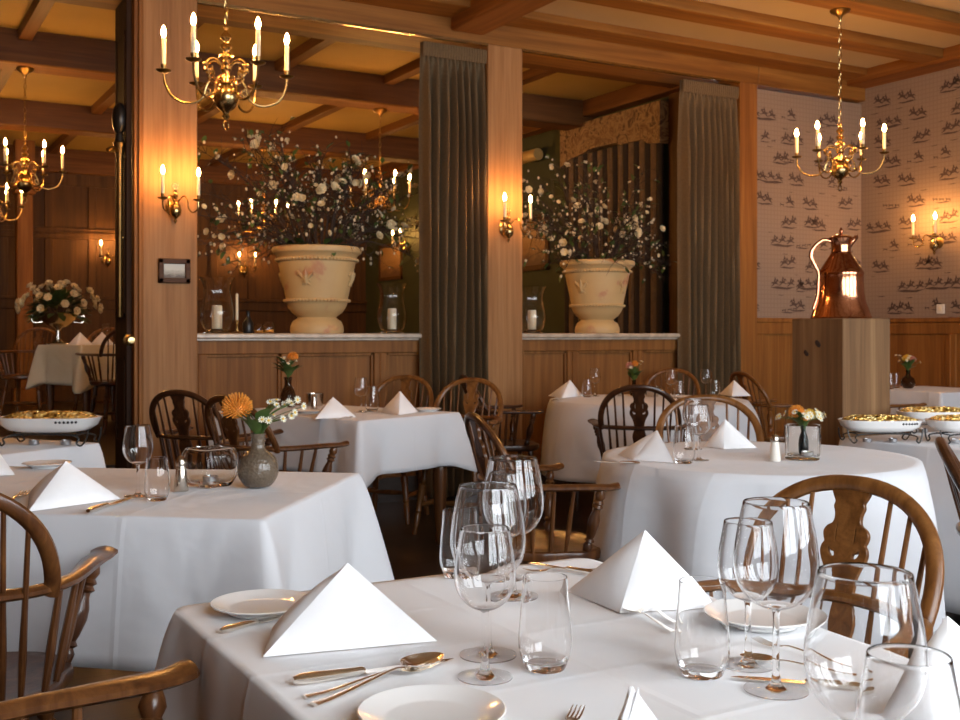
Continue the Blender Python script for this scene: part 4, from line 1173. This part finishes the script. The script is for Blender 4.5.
# bouquet on the far table
b8 = W(58, 10.25, z8)
bb = thing('silver_flower_bowl', b8)
MB().lathe([(0,0),(.10,0),(.105,.012),(.05,.03),(.022,.05),(.02,.13),(.035,.15),(.10,.18),(.16,.23),(.185,.29),(.178,.29),(.15,.235),(.09,.19),(0,.18)], 32).build('bowl', 'silver', bb)
for s in (1,-1): MB().sweep(catmull([(s*.17,0,.25),(s*.23,0,.27),(s*.22,0,.21),(s*.14,0,.21)], 5), .007, 6).build('handle', 'silver', bb)
tag(bb, 'footed silver bowl holding flowers in the dim raised room', 'bowl')
rnd = random.Random(31); bq = thing('round_bouquet', b8+Vector((0,0,.29))); lf = MB(); st = MB()
for i in range(46):
    z = 1-.95*(i+.5)/46; a = i*2.39996; q = sqrt(1-z*z); d = Vector((q*cos(a)*1.05, q*sin(a)*.95, z*.8)); p_ = d*.36*rnd.uniform(.85,1.15)
    st.sweep([(0,0,-.06), p_*.5+Vector((0,0,.03)), p_], .002, 4)
    o = link('blossom', ROSE, bq, p_, Vector((0,0,1)).rotation_difference(d).to_euler()); o.scale = (1.05,)*3
for i in range(150): d = rvec(rnd); d.z = abs(d.z)-.2; leaf_to(lf, d*.15, d, .16, .03, rnd)
st.build('stems', 'twig', bq); lf.build('leaves', 'leaf_dark', bq)
tag(bq, 'rounded bouquet of pale flowers in the silver bowl of the dim raised room', 'flowers')
gl('w', W(106,10.2,z8), 'left glass right of the napkins in the dim raised room'); gl('w', W(119,10.2,z8), 'right glass right of the napkins in the dim raised room')

# ------------------------------------------------------------------ chandeliers and wall lights
def bulbmesh():
    return MB().lathe([(0,0),(.006,.001),(.0105,.012),(.0115,.020),(.009,.034),(.004,.047),(0,.053)], 10).mesh('bulb', 'bulb')
BULBME = bulbmesh()
def sleeve(parent, p):
    MB().lathe([(0,-.004),(.012,-.004),(.030,.004),(.034,.010),(.031,.011),(.010,.003),(.010,.020),(.013,.026),(.013,.034),(0,.034)], 16).build('drip_pan', 'old_brass', parent, p)
    MB().lathe([(0,.034),(.0105,.034),(.0105,.150),(.008,.154),(0,.154)], 12).build('candle_sleeve', 'candle', parent, p)
    link('bulb', BULBME, parent, Vector(p)+Vector((0,0,.154)))
def chandelier(drop, mat):
    """origin at the ceiling rose; bulbs `drop` below it"""
    def make():
        t = thing('brass_chandelier'); zb = -drop-.02           # candle tops
        MB().lathe([(0,0),(.062,0),(.066,-.006),(.058,-.02),(.03,-.035),(.014,-.05),(.010,-.07),(0,-.07)], 20).build('ceiling_rose', 'old_brass', t)
        zt = zb+.075
        ch = MB(); z = -.07; k = 0
        while z-.046 > zt-.01:
            lk = [(.010*cos(a), 0, z-.025+.028*sin(a)) for a in [2*pi*j/10 for j in range(10)]]
            if k % 2: lk = [(y, x, zz) for x, y, zz in lk]
            ch.sweep(lk, .0026, 5, None, True); z -= .046; k += 1
        ch.sweep([(0,0,z),(0,0,zt-.02)], .003, 5)
        ch.build('chain', mat, t)
        zs = zb-.15                                             # drip pan level
        B = zs-.10                                              # ball centre
        prof = [(0,zt),(.008,zt),(.012,zt-.012),(.007,zt-.024),(.011,zt-.032),(.022,zt-.045),(.024,zt-.058),(.012,zt-.072),(.010,zt-.08),(.024,zt-.09),(.027,zt-.10),(.015,zt-.112),(.013,zt-.122),(.03,zt-.135),(.032,zt-.146),(.018,zt-.158),(.016,zt-.175),(.026,zt-.185),(.026,zt-.20),(.018,zt-.21)]
        z0 = zt-.215
        prof += [(.017,z0-.01),(.028,z0-.03),(.030,z0-.05),(.020,B+.065),(.030,B+.055),(.048,B+.040),(.058,B+.015),(.060,B-.005),(.053,B-.03),(.036,B-.05),(.018,B-.062),(.012,B-.075),(.018,B-.085),(.008,B-.097),(.004,B-.105),(0,B-.105)]
        MB().lathe(prof, 22).build('stem', mat, t)
        MB().sweep([(.022*cos(a),0,B-.126+.022*sin(a)) for a in [2*pi*j/14 for j in range(14)]], .0035, 6, None, True).build('bottom_ring', mat, t)
        arm_pts = [(.02,B+.07),(.055,B+.085),(.085,B+.05),(.10,B+.0),(.135,B-.028),(.185,B-.03),(.235,B-.005),(.263,B+.045),(.270,B+.095)]
        for k in range(6):
            a = 2*pi*k/6; ca, sa = cos(a), sin(a)
            arm = MB().sweep([(x*ca, x*sa, z) for x, z, _ in [(p.x, p.y, 0) for p in catmull([(x, z, 0) for x, z in arm_pts], 5)]], .0055, 7)
            arm.sweep([(x*ca, x*sa, z) for x, z in [(p.x, p.y) for p in catmull([(.10,B+.0,0),(.075,B+.01,0),(.07,B+.03,0),(.085,B+.037,0),(.092,B+.025,0)], 4)]], .004, 6)
            ao = arm.build('arm', mat, t)
            sleeve(ao, (.270*ca, .270*sa, B+.10))
            a2 = a+pi/6; c2, s2 = cos(a2), sin(a2)
            sc = catmull([(.018,z0+.03,0),(.05,z0+.055,0),(.085,z0+.05,0),(.10,z0+.02,0),(.085,z0-.005,0),(.068,z0+.005,0),(.07,z0+.022,0)], 4)
            o2 = MB().sweep([(p.x*c2, p.x*s2, p.y) for p in sc], .0048, 6)
            sc = catmull([(.02,B+.075,0),(.06,B+.07,0),(.088,B+.09,0),(.08,B+.115,0),(.062,B+.11,0),(.064,B+.096,0)], 4)
            o2.sweep([(p.x*c2, p.x*s2, p.y) for p in sc], .0048, 6); o2.ball((.105*c2, .105*s2, z0+.025), .012, 8, 6)
            o2.build('scroll', mat, t)
        return t
    return make
def hang(px, d, ztop, zbulb, rz, label, mat='brass', loc=None):
    rz = .53-math.atan((px-480)/FPX)
    p = W(px, d, ztop) if loc is None else Vector((*loc, ztop))
    return place('chand%.2f%s' % (ztop-zbulb, mat), chandelier(ztop-zbulb, mat), p, rz, label, 'chandelier', None)
hang(226, 4.95, ZC, 2.53, .53, 'large brass chandelier with six candle bulbs at the upper left, before the first post')
hang(840, 7.70, 3.462, 2.61, .50, 'brass chandelier with six candle bulbs at the upper right, before the toile wallpaper').scale = (1.08,1.08,1)
hang(25, 8.48, 3.24, 2.62, .53, 'brass chandelier in the raised room at the far left, seen through the doorway', 'old_brass')
hang(380, 10.04, 3.24, 2.62, .1, 'chandelier in the raised room shining through the right half of the twig bouquet', 'old_brass')
hang(261, 12.2, 3.24, 2.62, .8, 'farthest chandelier in the raised room, glimmering through the left half of the twig bouquet', 'old_brass', (3.94, 11.8))
hang(-8, 10.85, 3.24, 2.62, .3, 'chandelier cut by the left edge, below and behind the far left one', 'old_brass')
def sconce():
    t = thing('wall_sconce')                                    # back at y=0, front towards -y, origin at the ball
    MB().lathe([(0,0),(.045,0),(.05,.004),(.04,.012),(.02,.018),(0,.018)], 20).build('wall_plate', 'old_brass', t, (0,0,.02), (pi/2,0,0))
    MB().sweep([(0,-.015,.02),(0,-.06,.02)], .008, 8).lathe([(0,-.085),(.004,-.085),(.007,-.075),(.013,-.068),(.006,-.058),(.014,-.05),(.034,-.03),(.038,0),(.030,.028),(.012,.042),(.010,.05),(.017,.058),(.010,.068),(.015,.078),(.019,.088),(.010,.10),(.008,.11),(.012,.118),(.006,.128),(0,.13)], 20, Matrix.Translation((0,-.06,.0))).build('body', 'brass', t)
    MB().sweep([(.017*cos(a),-.06,.148+.018*sin(a)) for a in [2*pi*j/12 for j in range(12)]], .0035, 6, None, True).build('top_ring', 'brass', t)
    for s in (1,-1):
        sc = catmull([(.012,0,.05),(.045,0,.085),(.065,0,.06),(.072,0,.005),(.095,0,-.02),(.12,0,.0),(.125,0,.045)], 5)
        ao = MB().sweep([(s*p.x*.88, -.06-1.05*p.x, p.z) for p in sc], .0045, 7).build('arm', 'brass', t)
        sleeve(ao, (s*.11, -.06-.131, .05))
    return t
def wsc(p, rz, label): return place('sconce', sconce, p, rz, label, 'wall light')
def onwall(px, py, y=None, x=None):
    a = (px-480)/FPX; dx = FX+FY*a; dy = FY-FX*a
    d = y/dy if y is not None else x/dx
    return W(px, d, CAMH-(py-HZ)*d/FPX)
p = onwall(173, 211, YW-.006); wsc(p, 0, 'two candle brass wall sconce on the first oak post, above the small picture')
p = onwall(513, 232, YW-.006); p.x = 4.18; wsc(p, 0, 'two candle brass wall sconce on the middle oak post')
p = onwall(939, 245, None, XR-.002); wsc(p, -pi/2, 'glowing brass sconce on the toile papered right wall')
p = onwall(107, 262, YB-.032); wsc(p, 0, 'small sconce on the panelled far wall, seen through the left doorway')
p = onwall(243, 272, YB-.032); wsc(p, 0, 'small sconce on the panelled far wall, left of the left urn')
p = onwall(409, 250, None, XG-.002); wsc(p, -pi/2, 'small sconce on the green wall beside the left curtain')

# ------------------------------------------------------------------ curtains
def curtain(x0, x1, ztop, label, seed, mat='curtain', y=YW+.03, folds=7, amp=.042, zbot=.02):
    rnd = random.Random(seed); t = thing('curtain', ((x0+x1)/2, y, 0)); w_ = x1-x0; NX, NZ = 120, 40; vs = []; fs = []
    ph = [rnd.uniform(-.5,.5) for _ in range(folds+2)]
    def yoff(u, v):
        k = u*folds; i = int(min(k, folds-.001)); pz = 2*pi*(k+ph[i]*.15*(1-v)+.12*sin(5*u+3*v))
        a = amp*(.35+.65*min(1, (1-v)*6)) * (1 if v < .93 else 1)
        return a*(sin(pz)+.25*sin(2*pz+1)) if v < .955 else a*.6*sin(pz*2)
    for j in range(NZ+1):
        v = j/NZ; z = zbot+(ztop-zbot)*v
        for i in range(NX+1):
            u = i/NX; xx = (u-.5)*w_*(1+.04*(1-v)*sin(3*v))
            vs.append((xx+.01*sin(9*u+4*v), yoff(u, v), z))
    for j in range(NZ):
        for i in range(NX): fs.append((j*(NX+1)+i, j*(NX+1)+i+1, (j+1)*(NX+1)+i+1, (j+1)*(NX+1)+i))
    o = MB().add(vs, fs).build('drape', mat, t, (0,0,0), (0,0,0), True, 80); m_ = o.modifiers.new('thickness', 'SOLIDIFY'); m_.thickness = .003
    hb = MB()
    for i in range(folds*3):
        u = (i+.5)/(folds*3); hb.sweep([((u-.5)*w_, -.026, ztop-.10), ((u-.5)*w_, -.032, ztop-.05), ((u-.5)*w_, -.028, ztop-.002)], [(.007,.012),(.012,.016),(.013,.014)], 8)
    hb.build('pleated_heading', mat, t)
    return tag(t, label, 'curtain')
curtain(3.52, 4.04, 3.28, 'taupe floor length curtain hanging left of the middle oak post', 41, y=YW+.045, folds=8, amp=.055)
curtain(5.90, 6.50, 3.28, 'taupe floor length curtain hanging before the last post, right of the right urn', 42, y=YW+.045, folds=9, amp=.055)
# striped curtain with pelmet on the side wall
sc_ = thing('striped_curtain', (XG-.10, 8.55, 0)); dr = MB(); ds = MB(); N_ = 19
for i in range(N_):
    y0 = -.78+1.56*i/N_; tgt = dr if i % 2 else ds
    tgt.sweep([(0.0, y0+.04, RF+.02), (.005, y0+.04, 1.8), (0, y0+.04, 2.97)], [(.043,.03)]*3, 10, (1,0,0))
ds.build('dark_stripes', 'stripe_dark', sc_); dr.build('light_stripes', 'stripe_light', sc_)
pm = [(-.80,2.90),(-.62,2.92),(-.55,2.97),(-.2,2.97),(-.12,3.0),(.3,3.0),(.4,2.97),(.62,2.95),(.80,2.88),(.80,3.28),(-.80,3.28)]
MB().prism(pm, -.05, .05, Matrix(((0,1,0,0),(1,0,0,0),(0,0,1,0),(0,0,0,1)))).build('pelmet', 'floral', sc_, (-.0,0,0))
tag(sc_, 'dark striped curtain under a patterned pelmet on the side wall behind the right urn', 'curtain')

# ------------------------------------------------------------------ block and copper jug
bk = W(843, 5.0); BX0, BY0 = bk.x, bk.y; BH = 1.268; BS = .315
bo = MB().box((0,0,0), (BS,BS,BH), .004)
blk = thing('wooden_block', (BX0, BY0, 0)); bo.build('block_body', 'block_wood', blk)
for (yy, zz, r) in ((.15,1.15,.016),(.222,1.105,.014)): MB().lathe([(0,0),(r,.0),(r*.9,.003),(0,.0035)], 10, Matrix.Translation((-.0005, yy, zz)) @ Matrix.Rotation(-pi/2, 4, 'Y'), lambda a, z: 1+.3*sin(2*a)+.15*sin(5*a)).build('knot', 'knot', blk)
tag(blk, 'tall square rough oak block carrying the copper jug', 'pedestal')
jug = thing('copper_jug', (BX0+.158, BY0+.155, BH)); 
prof = [(0,.004),(.128,.004),(.136,0),(.140,.006),(.136,.014),(.126,.045),(.113,.08),(.106,.12),(.103,.17),(.103,.205),(.105,.213),(.103,.22),(.092,.237),(.068,.275),(.051,.302),(.047,.308),(.049,.312),(.045,.316),(.044,.34),(.047,.362),(.054,.380),(.051,.380),(.042,.355),(.041,.32),(0,.31)]
MB().lathe(prof, 48).build('jug_body', 'copper', jug)
ra = atan2(-FX, FY)                                             # camera right, seen from the jug
rx, ry = cos(ra), sin(ra)
rr_ = Vector((FY,-FX,0)); 
def jp(r, z): return (rr_.x*r, rr_.y*r, z)
MB().sweep(catmull([jp(-.046,.366),jp(-.085,.372),jp(-.130,.335),jp(-.142,.295),jp(-.122,.25),jp(-.105,.215),jp(-.106,.17),jp(-.110,.11),jp(-.130,.045)], 5), [(.010,.006)]*41, 8, (0,0,1) if 0 else (-rr_.y, rr_.x, 0)).build('handle', 'copper', jug)
sp = MB(); yv = Vector((-rr_.y, rr_.x, 0))
vs = []
for (r, z, hw) in ((.040,.330,.018),(.052,.352,.024),(.080,.386,.017)):
    for s in (-1,0,1): v = rr_*(r-(.008 if s else 0))+yv*(s*hw); vs.append((v.x, v.y, z+(.012 if s else -.004)))
fs = [(i*3+j, i*3+j+1, (i+1)*3+j+1, (i+1)*3+j) for i in range(2) for j in range(2)]
so = sp.add(vs, fs).build('spout', 'copper', jug); m_ = so.modifiers.new('thickness', 'SOLIDIFY'); m_.thickness = .002
MB().lathe([(.057,.380),(.053,.386),(.040,.392),(.020,.397),(.009,.400),(.006,.405),(.010,.411),(.010,.417),(.006,.423),(.003,.431),(0,.432)]+[(0,.380)], 28).build('lid', 'copper', jug)
tag(jug, 'polished copper lidded jug with a curved handle on the wooden block', 'jug')

# ------------------------------------------------------------------ golden topped dishes on wire stands
def dish():
    t = thing('porcelain_warming_dish')
    def ell(a, z, e=.62):
        c, s_ = abs(cos(a)), abs(sin(a)); return 1/((c**3.0+s_**3.0)**(1/3.0))
    S = Matrix.Diagonal((1.0, .58, 1, 1))
    MB().lathe([(0,.048),(.10,.048),(.145,.056),(.172,.075),(.182,.098),(.186,.102),(.182,.104),(.176,.101),(.165,.085),(0,.08)], 48, S, ell).build('dish_body', 'porcelain', t)
    g = MB(); NX, NY = 44, 26; vs = []; fs = []; rnd = random.Random(2)
    for j in range(NY+1):
        for i in range(NX+1):
            u, v = 2*i/NX-1, 2*j/NY-1
            x = .172*u*sqrt(max(0,1-.30*v*v)); y = .100*v*sqrt(max(0,1-.30*u*u))
            e = max(0, 1-max(abs(u), abs(v))**4)
            z = .100+e*(.016+.009*sin(v*11)+rnd.uniform(-.002,.002))
            vs.append((x, y, z))
    for j in range(NY):
        for i in range(NX): fs.append((j*(NX+1)+i, j*(NX+1)+i+1, (j+1)*(NX+1)+i+1, (j+1)*(NX+1)+i))
    g.add(vs, fs).build('golden_top', 'gold', t)
    h = MB()
    for s in (1,-1):
        for k in range(6):
            a = -pi/2+s*.0+(k-2.5)*.075+ .55
            q = ell(a, 0); r = .1785; h.ball((r*q*cos(a), .58*r*q*sin(a)*1.0, .090), .0052, 8, 5, (1,1,1))
        break
    h.build('air_holes', 'black', t)
    st = MB()
    for s in (1,-1):
        st.sweep(catmull([(s*.17,-.06,.062),(s*.165,-.065,.03),(s*.15,-.075,.004),(s*.135,-.08,.012),(s*.14,-.075,.03),(s*.10,-.05,.040),(0,-.045,.043)], 4), .0035, 6)
        st.sweep(catmull([(s*.17,.06,.062),(s*.165,.065,.03),(s*.15,.075,.004),(s*.135,.08,.012),(s*.14,.075,.03),(s*.10,.05,.040),(0,.045,.043)], 4), .0035, 6)
        st.sweep([(s*.12,-.055,.040),(s*.12,.055,.040)], .003, 6)
    st.build('scroll_stand', 'iron', t)
    for x in (-.06,.06): MB().lathe([(0,0),(.019,0),(.02,.016),(.018,.016),(.017,.012),(0,.012)], 16).build('tealight', 'tin', t, (x,0,.0005))
    return t
rv = atan2(-FX, FY)
def dsh(px, d, rz, label, s=1.0): return place('dish', dish, W(px, d, TZ), rz, label, 'dish', None, s)
dsh(50, 4.42, rv-.05, 'white porcelain dish with a golden top on a scroll stand at far left', 1.08)
dsh(-62, 4.25, rv-.05, 'second golden topped dish at the very left edge', 1.08)
dsh(880, 4.52, rv+.02, 'golden topped white dish with round air holes, beside the wooden block', .9)
dsh(968, 4.50, rv+.15, 'golden topped white dish with round air holes cut by the right edge', .92)
dsh(935, 4.98, rv+.1, 'golden topped dish behind the two at the right edge', .92)

# ------------------------------------------------------------------ pictures, tube, switch
def picture(p, rz, w_, h_, mat, label, fmat='door_wood', fw=.03):
    t = thing('framed_picture', p, rz); f = MB()
    for a, b in (((-w_/2,-.022,-h_/2),(w_/2,0,-h_/2+fw)),((-w_/2,-.022,h_/2-fw),(w_/2,0,h_/2)),((-w_/2,-.022,-h_/2),(-w_/2+fw,0,h_/2)),((w_/2-fw,-.022,-h_/2),(w_/2,0,h_/2))): f.box(a, b, .005)
    f.build('frame', fmat, t)
    MB().box((-w_/2+fw*.9,-.008,-h_/2+fw*.9), (w_/2-fw*.9,-.002,h_/2-fw*.9)).build('picture', mat, t)
    return tag(t, label, 'picture')
picture(onwall(174, 271, YW-.007), 0, .20, .155, 'painting', 'small landscape in a dark wooden frame on the first oak post', 'frame', .033)
picture(onwall(391, 262, None, XG-.002), -pi/2, .75, .50, 'painting_warm', 'framed picture on the green wall left of the left curtain', 'back_wood', .05)
picture(onwall(534, 243, None, XG-.002), -pi/2, .62, .60, 'painting_warm', 'dark framed picture on the green wall behind the middle sconce', 'back_wood', .06)
p = onwall(527, 157, None, XG-.12); lt = thing('picture_lamp', p, 0)
MB().lathe([(0,0),(.06,0),(.065,.01),(.065,.34),(.06,.35),(0,.35)], 18).build('lamp_shade', 'satin_brass', lt, (0,.12,0), (pi/2,0,0))
MB().sweep([(0,0,0),(.06,0,.03),(.118,0,.02)], .008, 8).build('bracket', 'old_brass', lt)
tag(lt, 'round brass tube lamp above the dark picture on the green wall', 'lamp')
p = onwall(123, 333, None, 1.418); bt = MB().lathe([(0,0),(.012,0),(.014,.02),(.018,.5),(.022,1.0),(.032,1.06),(.040,1.09),(.030,1.10),(0,1.10)], 18).build('brass_tube', 'dull_brass', do, (1.443, YW+.12, 1.30))
MB().ball((0,0,1.245), .058, 16, 12, (.8,1,1.75)).lathe([(0,1.10),(.03,1.10),(.022,1.15),(0,1.16)], 14).build('knob', 'black', bt)
MB().sweep([(-.0,0,1.04),(-.05,-.06,1.05),(-.09,-.08,1.03)], .012, 8).build('hook', 'old_brass', bt)
MB().sweep([(0,0,.5),(.04,0,.5)], .008, 8).build('bracket', 'old_brass', bt); MB().sweep([(0,0,1.03),(.04,0,1.03)], .008, 8).build('bracket', 'old_brass', bt)
p = onwall(941, 309, None, XR-.001); sw = thing('wall_switch', p, -pi/2)
MB().box((-.04,-.011,-.04), (.04,0,.04), .004).build('plate', 'plastic_white', sw); MB().box((-.014,-.016,-.018), (.014,-.010,.018), .002).build('rocker', 'candle', sw)
tag(sw, 'white switch on the papered wall above the right wainscot', 'switch')
